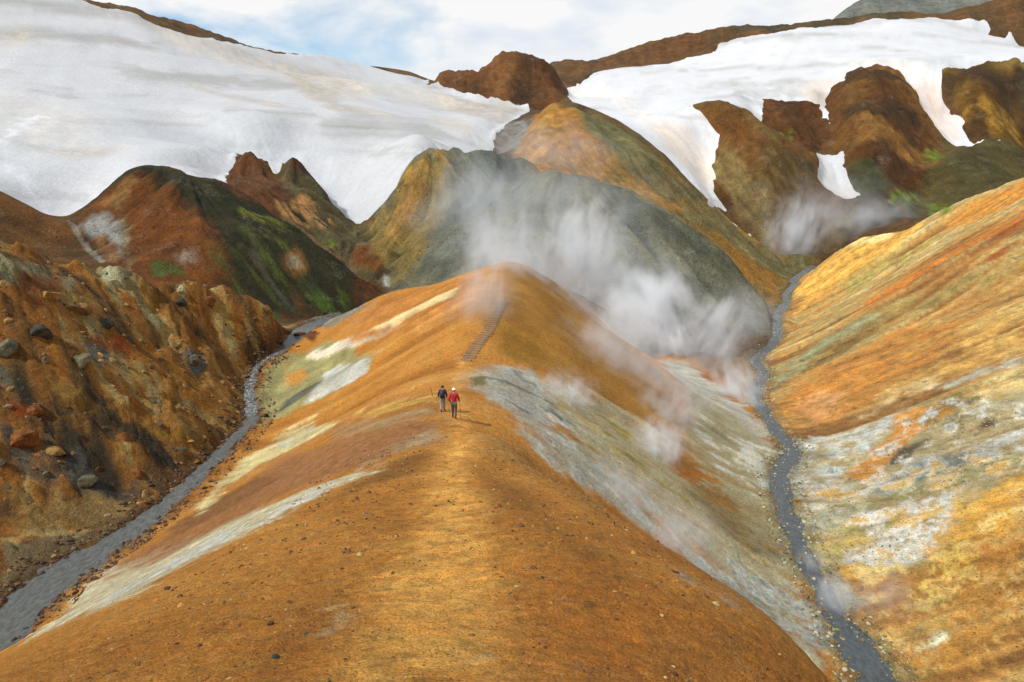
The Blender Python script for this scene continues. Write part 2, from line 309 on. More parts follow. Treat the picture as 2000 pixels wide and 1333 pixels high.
# ---------------------------------------------------------------- the survey of the place, in metres (camera at the origin)
DATA = {
 'lines': [
  [(0.0,-60.0,14.0),(0.0,-14.0,3.5),(0.0,-3.0,-0.6),(0.0,0.0,-1.75),(-0.35,4.0,-3.9),(-0.71,8.0,-6.03),(-1.22,13.0,-7.69),(-1.92,20.0,-9.31),(-2.52,29.0,-11.15),(-2.88,35.0,-12.07),(-3.34,40.0,-12.7),(-3.83,48.0,-13.39),(-3.91,58.0,-13.54),(-2.64,66.0,-12.21),(-1.33,74.0,-10.71),(-0.59,82.0,-9.5),(0.0,90.0,-8.17)],
  [(6.0,-12.0,-2.0),(4.2,3.0,-5.8),(4.4,9.0,-8.6),(7.68,13.0,-10.97),(7.62,15.5,-11.51),(6.88,18.5,-11.75),(6.11,21.0,-12.07),(5.11,24.0,-12.37),(3.68,27.0,-12.35),(1.82,30.0,-12.26),(-0.25,34.0,-11.73)],
  [(9.73,15.8,-15.74),(9.44,18.3,-15.98),(8.42,21.3,-15.93),(7.45,23.8,-16.08),(6.22,26.8,-16.21),(4.56,29.8,-16.03),(2.49,32.8,-15.8)],
  [(7.5,3.0,-11.5),(7.5,-12.0,-7.0)],
  [(21.95,100.0,-22.37),(28.63,103.0,-22.89),(33.33,103.5,-23.15)],
  [(10.23,109.0,-17.12),(19.79,108.5,-22.65),(28.13,110.0,-23.78),(35.69,111.0,-24.0),(40.86,112.0,-23.38)],
  [(-3.39,30.0,-11.3),(-5.11,27.0,-10.92),(-6.67,25.0,-10.82),(-8.29,21.5,-10.72),(-9.39,18.5,-10.47),(-10.01,16.5,-10.19),(-10.85,13.5,-9.78),(-10.3,11.0,-8.77),(-9.0,4.0,-7.2),(-9.0,-12.0,-2.0)],
  [(3.95,92.0,-10.32),(10.3,95.0,-15.48),(17.72,93.0,-21.36)],
  [(4.34,101.0,-12.83),(11.28,104.0,-18.45),(19.43,102.0,-24.93)],
  [(-3.9,91.0,-9.23),(-9.23,92.0,-10.98),(-16.05,93.0,-12.45),(-20.15,93.0,-14.47),(-23.24,93.0,-15.97)],
  [(-4.41,103.0,-12.65),(-10.44,104.0,-14.62),(-18.12,105.0,-16.25),(-22.75,105.0,-18.54),(-26.24,105.0,-20.23)],
  [(-18.0,110.0,-17.3),(-8.0,110.0,-15.5),(0.0,106.0,-11.5),(10.0,108.0,-14.0),(20.0,108.0,-19.0)],
  [(-40.0,5.0,-25.0),(-32.0,18.0,-23.0),(-26.22,28.0,-21.04),(-25.35,32.5,-21.02),(-25.48,36.0,-21.0),(-24.87,40.0,-20.98),(-23.95,44.5,-20.96),(-23.87,52.5,-20.94),(-24.17,58.5,-20.92),(-24.61,65.0,-20.64),(-27.28,72.0,-19.54),(-28.04,77.5,-18.5),(-26.96,81.0,-17.88),(-26.44,91.0,-16.83),(-23.78,98.0,-16.81),(-21.0,108.0,-17.0),(-21.99,126.0,-16.13)],
  [(12.0,-5.0,-28.0),(14.0,15.0,-25.5),(18.06,29.0,-24.21),(18.36,31.5,-24.1),(18.67,34.0,-24.08),(18.78,37.0,-24.06),(19.27,41.0,-23.91),(19.76,45.0,-23.89),(20.99,51.0,-23.74),(22.96,58.0,-23.7),(26.3,63.5,-23.66),(26.59,68.0,-23.46),(27.87,76.5,-23.41),(29.45,84.0,-23.39),(33.32,92.0,-23.36),(34.96,100.0,-23.2),(42.86,114.0,-22.95),(51.45,137.0,-22.82),(57.99,150.0,-22.47),(62.62,163.0,-22.4),(69.31,175.0,-21.65),(74.36,188.0,-21.63),(86.33,205.0,-20.07)],
  [(-32.29,37.5,-19.89),(-29.42,38.0,-19.77),(-27.17,40.0,-20.11),(-25.55,42.0,-20.59)],
  [(-55.26,58.0,-2.41),(-48.16,59.0,-4.1),(-44.11,62.0,-5.06),(-42.43,66.0,-6.7),(-41.26,72.0,-8.34),(-38.19,76.0,-9.62),(-33.38,80.0,-11.0),(-28.78,83.0,-13.04)],
  [(-63.83,67.0,-4.78),(-55.5,68.0,-6.73),(-50.51,71.0,-7.79),(-48.22,75.0,-9.61),(-46.42,81.0,-11.38),(-42.72,85.0,-12.76),(-37.14,89.0,-14.23),(-31.9,92.0,-16.45)],
  [(-28.78,83.0,-13.04),(-25.16,84.5,-15.63),(-23.63,85.0,-16.67)],
  [(-83.35,98.0,-6.12),(-71.1,100.0,-7.8),(-60.93,97.0,-9.5),(-50.04,93.0,-11.44),(-44.34,95.0,-12.16),(-38.41,97.0,-13.68),(-32.14,101.0,-16.6),(-27.63,106.0,-18.05),(-24.27,112.0,-17.68)],
  [(-77.54,128.0,-4.15),(-75.38,131.0,-1.8),(-74.89,137.0,3.27),(-73.92,140.0,4.95),(-65.2,140.0,4.58),(-53.18,136.0,1.4),(-44.53,132.0,-2.73),(-35.98,127.0,-7.49),(-27.89,122.0,-12.38),(-21.63,118.0,-15.79)],
  [(-81.78,135.0,-6.38),(-79.41,138.0,-3.9),(-78.72,144.0,1.44),(-77.61,147.0,3.2),(-68.46,147.0,2.81),(-55.92,143.0,-0.53),(-46.89,139.0,-4.87),(-37.96,134.0,-9.9),(-29.49,129.0,-15.09),(-22.92,125.0,-18.73)],
  [(-69.98,134.0,3.2),(-56.42,120.0,-1.65),(-45.22,110.0,-6.87),(-40.61,101.0,-12.79)],
  [(-98.4,118.0,4.02),(-83.95,120.0,0.16),(-80.59,122.0,-2.52),(-77.25,126.0,-4.35)],
  [(-105.07,126.0,2.79),(-89.55,128.0,-1.32),(-85.87,130.0,-4.19),(-82.16,134.0,-6.13)],
  [(-75.17,124.0,-4.45),(-65.98,112.0,-7.79),(-57.25,101.0,-9.31)],
  [(-35.22,161.0,-6.68),(-28.51,149.0,-9.31),(-19.13,131.0,-11.43)],
  [(-65.88,172.0,4.11),(-66.1,182.0,10.12),(-62.99,182.0,9.63),(-55.19,174.0,3.33),(-55.38,180.0,8.55),(-51.23,180.0,7.1),(-42.9,170.0,-1.4),(-35.22,161.0,-6.68)],
  [(-68.56,179.0,3.27),(-68.65,189.0,9.5),(-65.41,189.0,9.0),(-57.41,181.0,2.46),(-57.54,187.0,7.89),(-53.22,187.0,6.38),(-44.67,177.0,-2.46),(-36.75,168.0,-7.97)],
  [(-56.87,149.0,-0.51),(-49.66,147.0,-4.05),(-40.53,143.0,-8.74),(-30.65,134.0,-14.08),(-22.87,125.0,-15.55)],
  [(-49.26,160.0,0.0),(-38.16,150.0,-7.27),(-27.5,138.0,-11.55)],
  [(-121.61,140.0,4.77),(-102.61,147.0,1.81),(-93.39,146.0,-3.22),(-90.77,152.0,-2.93),(-88.61,160.0,3.49),(-85.27,166.0,6.55),(-72.0,167.0,5.12),(-68.61,176.0,4.44)],
  [(-76.18,212.0,12.92),(-64.86,213.0,11.55),(-46.85,191.0,-1.31),(-37.67,178.0,-7.14),(-32.73,175.0,-7.26)],
  [(-208.8,220.0,33.61)],
  [(-146.75,215.0,25.88)],
  [(-175.07,260.0,48.02)],
  [(-199.31,300.0,74.2)],
  [(-114.67,240.0,28.89)],
  [(-136.69,290.0,53.56)],
  [(-104.75,190.0,14.11)],
  [(-61.85,225.0,19.69)],
  [(-78.85,290.0,40.56)],
  [(-31.66,230.0,18.61)],
  [(-40.95,300.0,36.11)],
  [(-8.45,246.0,21.53)],
  [(-6.03,218.0,11.82)],
  [(-73.78,215.0,20.24)],
  [(-111.55,300.0,49.68)],
  [(-23.82,290.0,31.11)],
  [(-306.05,280.0,111.11),(-253.06,310.0,101.15),(-214.35,325.0,91.35),(-179.7,330.0,82.23),(-169.28,335.0,81.61),(-158.75,340.0,77.76),(-149.48,355.0,77.87),(-136.47,370.0,75.36),(-124.35,385.0,72.33),(-107.81,400.0,72.61),(-98.22,410.0,71.56),(-89.3,440.0,71.45),(-74.03,455.0,69.5),(-51.06,470.0,68.16),(-15.97,470.0,66.34),(6.11,450.0,65.84),(20.8,440.0,75.11),(38.59,440.0,77.35),(49.03,440.0,75.11),(59.93,445.0,82.19),(90.53,450.0,91.65),(120.39,450.0,97.3),(152.07,455.0,99.52),(182.22,455.0,102.65),(209.97,450.0,104.32),(227.79,447.0,105.02),(252.03,445.0,104.0),(278.04,450.0,111.3),(297.97,450.0,118.23),(348.0,440.0,125.01),(451.07,430.0,132.57)],
  [(-382.56,350.0,112.89),(-310.2,380.0,97.99),(-260.52,395.0,85.02),(-217.82,400.0,73.67),(-204.65,405.0,72.67),(-191.44,410.0,67.78),(-178.96,425.0,67.23),(-162.29,440.0,63.61),(-146.96,455.0,59.48),(-126.67,470.0,59.32),(-114.98,480.0,57.77),(-103.51,510.0,56.82),(-85.42,525.0,54.2),(-58.67,540.0,52.31),(-18.35,540.0,50.22),(7.06,520.0,50.08),(24.11,510.0,61.06),(44.73,510.0,63.66),(56.83,510.0,61.06),(69.35,515.0,69.12),(104.62,520.0,79.91),(139.11,520.0,86.44),(175.47,525.0,88.83),(210.25,525.0,92.44),(242.64,520.0,94.55),(263.46,517.0,95.46),(291.68,515.0,94.35),(321.29,520.0,102.61),(344.32,520.0,110.62),(403.37,510.0,118.9),(524.5,500.0,128.16)],
  [(-219.34,900.0,143.26),(-170.39,900.0,148.45),(-127.92,900.0,144.41),(-91.62,900.0,132.84)],
  [(-407.3,1200.0,115.57),(-292.46,1200.0,131.01),(-122.16,1200.0,117.12),(0.0,1200.0,115.57),(244.05,1200.0,123.3)],
  [(241.1,600.0,125.97),(264.46,620.0,144.12),(280.93,640.0,155.13),(306.61,660.0,166.5),(393.2,700.0,190.34),(474.55,720.0,204.56),(644.21,700.0,207.37)],
  [(301.37,750.0,117.47),(328.45,770.0,138.99),(346.77,790.0,151.48),(376.29,810.0,164.34),(477.46,850.0,191.13),(573.41,870.0,207.18),(782.26,850.0,211.81)],
  [(-37.56,335.0,47.5),(-29.79,338.0,51.63),(-13.73,338.0,53.8),(-9.19,340.0,57.39),(4.59,340.0,60.21),(13.77,340.0,58.91),(19.28,335.0,53.32),(23.23,325.0,43.35)],
  [(-40.02,357.0,44.62),(-31.73,360.0,48.99),(-14.62,360.0,51.3),(-9.78,362.0,55.1),(4.88,362.0,58.1),(14.66,362.0,56.72),(20.54,357.0,50.83),(24.8,347.0,40.28)],
  [(-35.04,322.0,44.2),(-14.8,310.0,38.93),(6.15,300.0,34.15),(17.42,300.0,34.93)],
  [(0.0,322.0,47.11),(12.96,318.0,45.5)],
  [(-2.34,225.0,12.2),(-1.69,246.0,19.9),(5.59,272.0,28.29)],
  [(-28.43,152.0,-6.31),(-26.57,158.0,-1.08),(-24.09,165.0,5.39),(-20.95,170.0,8.99),(-12.04,174.0,9.44),(-3.7,178.0,9.42),(1.52,182.0,7.18)],
  [(-31.04,166.0,-10.89),(-28.93,172.0,-5.18),(-26.13,179.0,1.85),(-22.67,184.0,5.73),(-13.01,188.0,6.2),(-3.99,192.0,6.16),(1.63,196.0,3.73)],
  [(-21.74,126.0,-16.86),(-15.09,124.0,-13.91),(-8.71,122.0,-12.38),(0.0,119.0,-9.96)],
  [(-17.4,145.0,-6.02),(-10.92,156.0,0.0)],
  [(-27.92,152.0,-7.05),(-22.87,143.0,-10.95),(-19.66,131.0,-13.76),(-21.37,126.5,-16.75)],
  [(0.0,166.0,2.27),(6.76,162.0,4.64),(11.27,162.0,4.53),(17.84,160.0,3.28),(27.12,155.0,0.0),(31.66,150.0,-3.93),(36.1,146.0,-6.77),(40.09,141.0,-10.8),(43.81,136.0,-15.26),(46.87,130.0,-19.28)],
  [(0.0,179.0,-1.55),(7.3,175.0,1.01),(12.18,175.0,0.89),(19.29,173.0,-0.46),(29.39,168.0,-4.0),(34.4,163.0,-8.27),(39.31,159.0,-11.37),(43.78,154.0,-15.8),(48.0,149.0,-20.72),(51.55,143.0,-25.21)],
  [(0.85,119.0,-9.54),(6.8,138.0,-3.81),(8.55,149.0,0.0),(7.75,159.0,3.8)],
  [(0.0,215.0,12.81),(4.7,228.0,19.96),(8.07,236.0,25.78),(12.29,240.0,28.57),(21.31,240.0,27.95),(32.35,236.0,23.61),(41.19,230.0,17.69),(48.28,225.0,11.9),(56.37,218.0,1.49),(65.83,212.0,-8.79),(73.89,208.0,-15.49),(82.14,206.0,-17.68),(86.24,205.0,-18.9)],
  [(0.0,226.0,10.47),(4.93,239.0,17.92),(8.45,247.0,23.98),(12.85,251.0,26.88),(22.29,251.0,26.23),(33.86,247.0,21.71),(43.16,241.0,15.54),(50.64,236.0,9.48),(59.21,229.0,-1.43),(69.25,223.0,-12.25),(77.79,219.0,-19.31),(86.53,217.0,-21.62),(90.86,216.0,-22.92)],
  [(2.71,195.0,7.3),(13.23,190.0,4.92),(23.37,186.0,2.29),(34.07,180.0,-1.48),(42.54,172.0,-8.34),(53.44,166.0,-18.03),(59.24,158.0,-23.44)],
  [(14.73,214.0,17.31),(28.04,202.0,8.24),(38.96,192.0,0.0)],
  [(31.23,305.0,36.71)],
  [(44.2,280.0,26.36)],
  [(85.05,420.0,72.77)],
  [(114.31,425.0,81.19)],
  [(143.99,430.0,90.28)],
  [(174.56,435.0,94.06)],
  [(223.81,430.0,97.55)],
  [(253.48,402.0,81.37)],
  [(266.1,396.0,76.91)],
  [(288.47,390.0,74.51)],
  [(65.43,320.0,40.6)],
  [(137.92,340.0,56.3)],
  [(105.25,345.0,52.7)],
  [(200.32,350.0,64.65)],
  [(233.31,350.0,64.65)],
  [(304.72,350.0,73.49)],
  [(98.78,302.0,38.71)],
  [(127.91,304.0,44.87)],
  [(150.86,310.0,51.73)],
  [(162.07,302.0,43.21)],
  [(55.44,410.0,67.89)],
  [(24.71,330.0,44.01),(24.98,410.0,65.26)],
  [(54.49,264.0,21.71),(65.05,246.0,6.71),(69.97,230.0,-7.14)],
  [(63.18,264.0,29.53),(71.64,262.0,29.65),(77.55,257.0,25.04),(79.04,243.0,13.18),(78.87,230.0,0.0),(81.08,220.0,-13.75)],
  [(63.4,270.0,28.61),(71.19,254.0,13.78),(67.28,247.0,8.41),(70.3,232.0,-8.01),(79.6,224.0,-17.16)],
  [(81.93,272.0,28.82),(92.79,264.0,19.61),(103.18,252.0,10.28),(103.13,247.0,6.74),(98.13,237.0,-3.26)],
  [(96.92,294.0,35.39),(109.69,292.0,34.19),(118.02,287.0,28.91),(119.59,274.0,17.61)],
  [(92.22,278.0,25.25),(101.55,268.0,20.26),(109.2,263.0,14.26)],
  [(102.64,272.0,25.96)],
  [(106.13,260.0,14.45),(116.05,258.0,13.99),(107.11,239.0,-0.82),(101.08,241.0,1.32)],
  [(123.32,292.0,38.0),(133.06,300.0,47.37),(142.11,300.0,48.33),(151.5,296.0,45.21),(150.32,287.0,39.21),(150.27,272.0,25.6),(151.32,264.0,16.97)],
  [(132.27,282.0,39.44),(124.74,260.0,26.19),(121.08,243.0,13.18),(115.88,230.0,0.0)],
  [(121.93,290.0,34.91),(116.13,270.0,21.84),(114.57,254.0,10.36),(109.98,236.0,-1.62)],
  [(151.83,264.0,15.73),(141.86,248.0,6.76),(125.36,232.0,-3.19)],
  [(169.77,300.0,46.21),(176.69,300.0,47.75),(194.04,302.0,49.43),(211.52,304.0,51.5)],
  [(167.38,296.0,43.31),(163.62,276.0,27.8),(165.3,260.0,15.84),(180.12,252.0,10.28)],
  [(168.29,268.0,32.26),(167.14,256.0,22.41)],
  [(155.92,266.0,18.87),(152.87,279.0,29.02)],
  [(141.21,247.0,11.74),(150.74,251.0,16.64),(163.09,251.0,14.96),(176.2,246.0,7.54)],
  [(145.21,254.0,10.57),(154.94,258.0,15.6),(167.64,258.0,13.88),(181.21,253.0,6.26)],
  [(122.27,229.0,-4.41),(132.51,222.0,-3.82),(153.34,212.0,-3.65)],
  [(77.91,219.0,-17.86),(87.48,212.0,-17.29),(100.13,208.0,-11.83),(117.27,208.0,-7.18)],
  [(75.32,187.0,-22.06),(77.54,181.0,-17.98),(79.83,173.0,-12.27),(81.09,166.0,-9.44),(83.76,160.0,-8.54),(86.9,154.0,-5.96),(90.19,143.0,-0.98),(93.38,134.0,2.74),(95.37,120.0,7.31),(97.2,102.0,13.6)],
  [(80.96,201.0,-27.71),(83.54,195.0,-23.37),(86.29,187.0,-17.27),(87.92,180.0,-14.24),(91.09,174.0,-13.29),(94.8,168.0,-10.5),(99.02,157.0,-5.08),(103.13,148.0,-0.97),(106.49,134.0,4.16),(110.54,116.0,11.47)],
  [(104.0,80.0,11.0),(98.0,50.0,9.0),(80.0,20.0,4.0),(50.0,-10.0,-4.0),(30.0,-30.0,-8.0)],
  [(-760.0,-200.0,90.0)],
  [(-300.0,-200.0,40.0)],
  [(0.0,-200.0,34.0)],
  [(300.0,-200.0,20.0)],
  [(900.0,-200.0,60.0)],
  [(900.0,300.0,130.0)],
  [(900.0,800.0,150.0)],
  [(900.0,1560.0,120.0)],
  [(300.0,1560.0,80.0)],
  [(-760.0,1560.0,100.0)],
  [(-760.0,600.0,150.0)],
  [(-760.0,300.0,160.0)],
  [(-420.0,150.0,60.0)],
  [(-200.0,60.0,18.0)],
  [(-120.0,20.0,4.0)],
  [(-60.0,-20.0,2.0)],
  [(-30.0,-40.0,2.0)],
  [(300.0,100.0,30.0)],
  [(250.0,200.0,30.0)],
  [(420.0,330.0,80.0)],
  [(200.0,40.0,22.0)],
  [(560.0,420.0,110.0)],
  [(-100.0,90.0,5.0)],
 ],
 'rough': [
  ([(-30.0,44.0),(-24.5,52.0),(-24.5,62.0),(-25.5,70.0),(-27.0,76.0),(-23.5,84.0),(-24.0,88.0),(-30.0,84.0),(-42.0,76.0),(-52.0,66.0),(-75.0,64.0),(-75.0,38.0),(-40.0,38.0)],1.25,'block'),
  ([(-38.64,345.0),(4.72,350.0),(25.05,335.0),(17.32,298.0),(-14.61,306.0)],2.4,'crag'),
  ([(62.24,272.0),(83.72,272.0),(107.94,255.0),(97.96,232.0),(80.69,218.0),(69.19,228.0),(66.13,244.0)],2.4,'crag'),
  ([(96.55,298.0),(121.47,296.0),(120.3,272.0),(105.41,258.0),(89.85,272.0)],2.4,'crag'),
  ([(123.07,296.0),(135.5,306.0),(155.38,302.0),(155.58,270.0),(142.08,246.0),(122.29,226.0),(106.53,230.0)],2.4,'crag'),
  ([(170.02,304.0),(230.07,310.0),(189.84,248.0),(161.6,254.0)],2.4,'crag'),
  ([(25.45,64.0),(31.95,55.0),(34.36,46.0),(33.21,40.0),(28.01,42.0),(24.91,40.0),(21.46,43.0),(21.52,52.0)],0.28,'crust'),
  ([(-2.84,55.0),(3.42,58.0),(11.78,52.0),(18.92,45.0),(16.97,33.0),(8.16,26.0),(2.58,34.0)],0.25,'crust'),
  ([(21.51,98.0),(27.24,88.0),(26.01,64.0),(22.86,63.0),(20.41,72.0)],0.3,'crust'),
 ],
 'streams': [
  ([(-26.22,28,-21.04,5),(-25.35,32.5,-21.02,3.1),(-25.48,36,-21.0,2.8),(-24.87,40,-20.98,2.3),(-23.95,44.5,-20.96,1.6),(-23.87,52.5,-20.94,1.35),(-24.17,58.5,-20.92,1.35),(-24.61,65,-20.64,1.2),(-27.28,72,-19.54,1.0),(-28.04,77.5,-18.5,0.9),(-26.96,81,-17.88,1.1),(-26.44,91,-16.83,2.5),(-23.78,98,-16.81,4)],0,0.8),
  ([(18.06,29,-24.21,2.3),(18.36,31.5,-24.1,2.2),(18.67,34,-24.08,2.0),(18.78,37,-24.06,1.5),(19.27,41,-23.91,1.2),(19.76,45,-23.89,1.2),(20.99,51,-23.74,1.4),(22.96,58,-23.7,1.5),(26.3,63.5,-23.66,1.6),(26.59,68,-23.46,1.4),(27.87,76.5,-23.41,1.3),(29.45,84,-23.39,1.3),(33.32,92,-23.36,1.4),(34.96,100,-23.2,1.5),(42.86,114,-22.95,1.5),(51.45,137,-22.82,1.7),(57.99,150,-22.47,1.6),(62.62,163,-22.4,1.6),(69.31,175,-21.65,1.7),(74.36,188,-21.63,2.0),(86.33,205,-20.07,2)],0,0.8),
 ],
 'zones': {
  'ochre_ridge': [(-60.0,-190.0),(-40.0,5.0),(-32.0,18.0),(-26.2,28.0),(-25.4,32.5),(-25.5,36.0),(-24.9,40.0),(-23.9,44.5),(-23.9,52.5),(-24.2,58.5),(-24.6,65.0),(-27.3,72.0),(-28.0,77.5),(-27.0,81.0),(-26.4,91.0),(-23.8,98.0),(-21.0,105.0),(-16.0,108.0),(-5.0,106.0),(4.0,105.0),(15.0,106.0),(30.0,104.0),(35.0,100.0),(33.3,92.0),(29.5,84.0),(27.9,76.5),(26.6,68.0),(26.3,63.5),(23.0,58.0),(21.0,51.0),(19.8,45.0),(19.3,41.0),(18.8,37.0),(18.7,34.0),(18.4,31.5),(18.1,29.0),(14.0,15.0),(12.0,-5.0),(12.0,-190.0)],
  'rocky_slope': [(-75.0,14.0),(-34.0,14.0),(-32.0,18.0),(-26.2,28.0),(-25.4,32.5),(-25.5,36.0),(-24.9,40.0),(-23.9,44.5),(-23.9,52.5),(-24.2,58.5),(-24.6,65.0),(-27.3,72.0),(-28.0,77.5),(-27.0,81.0),(-26.4,91.0),(-23.8,98.0),(-31.2,90.0),(-36.3,87.0),(-41.7,83.0),(-45.3,79.0),(-46.9,73.0),(-49.1,69.0),(-53.9,66.0),(-61.9,65.0),(-75.0,70.0)],
  'brown_hillside': [(-84.3,95.0),(-65.4,92.0),(-57.2,92.0),(-57.2,101.0),(-66.0,112.0),(-76.4,126.0),(-81.5,133.0),(-85.2,129.0),(-88.8,127.0),(-104.2,125.0)],
  'mossy_mound': [(-75.2,124.0),(-66.0,112.0),(-57.2,101.0),(-49.3,88.0),(-37.3,94.0),(-31.2,98.0),(-25.6,101.0),(-21.8,108.0),(-20.8,119.0),(-22.7,124.0),(-29.3,128.0),(-37.7,133.0),(-46.5,138.0),(-55.5,142.0),(-68.0,146.0),(-77.1,146.0),(-78.2,143.0),(-78.8,137.0),(-81.2,134.0)],
  'horned_outcrop': [(-68.0,146.0),(-55.5,142.0),(-46.5,138.0),(-37.7,133.0),(-29.3,128.0),(-22.7,124.0),(-21.5,123.0),(-19.3,132.0),(-19.9,136.0),(-29.5,154.0),(-36.3,166.0),(-44.2,175.0),(-52.7,185.0),(-56.9,185.0),(-56.8,179.0),(-64.7,187.0),(-67.9,187.0),(-67.8,177.0)],
  'grey_dome': [(-21.1,121.0),(-23.2,107.0),(-10.1,101.0),(0.0,104.0),(9.2,106.0),(19.6,103.0),(42.9,114.0),(51.5,137.0),(52.5,140.0),(50.5,140.0),(47.0,146.0),(42.9,151.0),(38.6,156.0),(33.8,160.0),(28.9,165.0),(19.0,170.0),(12.2,176.0),(4.0,192.0),(-3.9,187.0),(-12.7,183.0),(-22.1,179.0),(-25.4,174.0),(-28.1,167.0),(-30.1,161.0)],
  'orange_hill': [(56.9,146.0),(71.7,180.0),(87.5,208.0),(84.5,212.0),(76.0,214.0),(67.7,218.0),(57.9,224.0),(49.6,231.0),(42.3,236.0),(33.2,242.0),(21.8,246.0),(12.6,246.0),(8.3,242.0),(4.8,234.0),(0.0,221.0),(0.0,195.0),(4.0,190.0),(12.2,175.0),(18.8,169.0),(28.7,164.0),(33.6,159.0),(38.3,155.0),(42.6,150.0),(46.7,145.0),(50.1,139.0)],
  'streaked_slope': [(14.0,-190.0),(12.0,-5.0),(14.0,15.0),(18.1,29.0),(18.4,31.5),(18.7,34.0),(18.8,37.0),(19.3,41.0),(19.8,45.0),(21.0,51.0),(23.0,58.0),(26.3,63.5),(26.6,68.0),(27.9,76.5),(29.5,84.0),(33.3,92.0),(35.0,100.0),(42.9,114.0),(51.5,137.0),(58.0,150.0),(62.6,163.0),(69.3,175.0),(74.4,188.0),(86.3,205.0),(79.3,197.0),(81.8,191.0),(84.4,183.0),(86.0,176.0),(89.0,170.0),(92.5,164.0),(96.5,153.0),(100.3,144.0),(103.3,130.0),(106.7,112.0),(112.0,80.0),(108.0,50.0),(98.0,0.0),(60.0,-190.0)],
  'rock_outcrop': [(-37.9,332.0),(-14.6,306.0),(6.1,296.0),(17.7,294.0),(24.8,325.0),(21.4,352.0),(14.6,362.0),(-14.7,362.0),(-32.9,360.0)],
  'finger_ridge': [(62.2,272.0),(83.7,272.0),(107.9,255.0),(98.0,232.0),(80.7,218.0),(69.2,228.0),(66.1,244.0)],
  'dark_knob': [(97.2,300.0),(122.2,298.0),(121.5,274.0),(105.4,258.0),(89.6,274.0)],
  'brown_buttress': [(123.5,298.0),(136.4,308.0),(156.5,304.0),(156.1,270.0),(142.4,246.0),(122.3,226.0),(105.6,228.0),(111.6,258.0)],
  'tan_hillside': [(171.0,306.0),(231.5,312.0),(266.2,300.0),(189.8,248.0),(160.7,254.0)],
  'olive_hummock': [(120.2,225.0),(141.7,248.0),(156.1,260.0),(170.6,260.0),(192.9,252.0),(160.9,208.0),(129.1,216.0)],
  'scree_mountain': [(218.1,580.0),(279.8,700.0),(378.3,820.0),(781.6,800.0),(562.6,560.0),(375.0,560.0)],
 },
 'palettes': {
  'ochre_ridge': 'A06628 B2762E BE8238 CA9048',
  'rocky_slope': '352C1E 5E4422 7E5322 925F24 A07A3E 94875C 7A7658',
  'brown_hillside': '4E3A20 664620 7A5226',
  'mossy_mound': '3A2C1A 5E3E1C 6E481E',
  'horned_outcrop': '3E3622 5C5234 6E6040 7A5A34',
  'grey_dome': '66685A 747462 7E7C68 868064',
  'orange_hill': '6A6644 857446 9C7638 A98040',
  'streaked_slope': '8A6236 A87840 BC8C4C C89E5C 96905F D8BC84',
  'rock_outcrop': '38281A 563A22 6A4526 7E5630',
  'finger_ridge': '4A3420 64411F 785428 82663A',
  'dark_knob': '402A18 5A3A1E 6E4522',
  'brown_buttress': '38271A 54381E 6A4422 7A562A',
  'tan_hillside': '4E3822 70501F 86662A 967436',
  'olive_hummock': '4A4428 5E5430 6E5A30',
  'scree_mountain': '5E605A 74766E 888880',
  'mountainside': '4A3A22 62482A 755230 5A5230',
 },
 'snow': {
  'left': [(-269.0,330.0),(-224.0,340.0),(-199.5,338.0),(-176.7,326.0),(-152.9,327.0),(-134.8,335.0),(-123.8,368.0),(-119.6,370.0),(-114.4,386.0),(-107.8,402.0),(-101.8,425.0),(-101.3,500.0),(-52.1,480.0),(-38.6,342.0),(-30.5,325.0),(-14.8,311.0),(0.0,303.0),(7.4,302.0),(5.7,277.0),(-5.3,242.0),(-4.2,219.0),(-2.3,222.0),(-14.3,205.0),(-22.1,185.0),(-28.0,172.0),(-34.0,172.0),(-38.1,174.0),(-46.9,186.0),(-57.2,202.0),(-63.9,208.0),(-58.4,192.0),(-57.1,180.0),(-62.8,188.0),(-70.9,205.0),(-74.7,206.0),(-69.8,190.0),(-67.6,176.0),(-58.9,150.0),(-71.2,153.0),(-80.2,152.0),(-82.2,149.0),(-81.9,141.0),(-80.7,134.0),(-86.4,135.0),(-90.1,134.0),(-92.9,133.0),(-112.7,130.0)],
  'right': [(18.9,336.0),(43.9,405.0),(66.4,409.0),(84.3,416.0),(96.1,419.0),(112.2,422.0),(116.1,430.0),(126.9,430.0),(140.2,427.0),(162.6,434.0),(198.0,436.0),(224.3,431.0),(264.3,428.0),(265.1,422.0),(254.3,407.0),(260.8,405.0),(268.8,413.0),(266.0,400.0),(250.0,344.0),(331.7,380.0),(277.0,315.0),(208.2,308.0),(195.9,308.0),(173.0,304.0),(165.7,291.0),(163.5,279.0),(164.2,263.0),(175.5,256.0),(192.9,250.0),(190.9,247.0),(169.0,257.0),(155.9,266.0),(151.8,277.0),(151.7,292.0),(153.5,302.0),(144.9,306.0),(135.9,306.0),(128.8,291.0),(125.7,297.0),(120.7,288.0),(115.6,268.0),(115.2,270.0),(119.6,291.0),(111.2,296.0),(99.7,300.0),(95.5,284.0),(92.4,280.0),(82.6,274.0),(74.4,272.0),(65.1,275.0),(64.7,268.0),(71.7,256.0),(67.5,248.0),(67.1,240.0),(70.9,231.0),(65.4,233.0),(59.7,230.0),(51.4,238.0),(34.5,249.0),(23.1,256.0),(22.2,290.0),(24.6,335.0),(21.8,365.0)],
  'gully': [(106.1,261.0),(111.1,259.8),(114.7,255.2),(111.9,247.0),(111.2,240.8),(111.6,233.0),(107.6,236.2),(104.3,240.5),(99.3,242.5),(104.8,250.8)],
  'remnant': [(54.5,206.8),(65.6,234.8),(67.1,232.8),(57.3,206.2),(54.6,204.5)],
  'remnant2': [(62.8,208.0),(73.8,227.0),(77.3,223.8),(74.8,224.8),(64.2,206.5)],
 },
 'patches': [
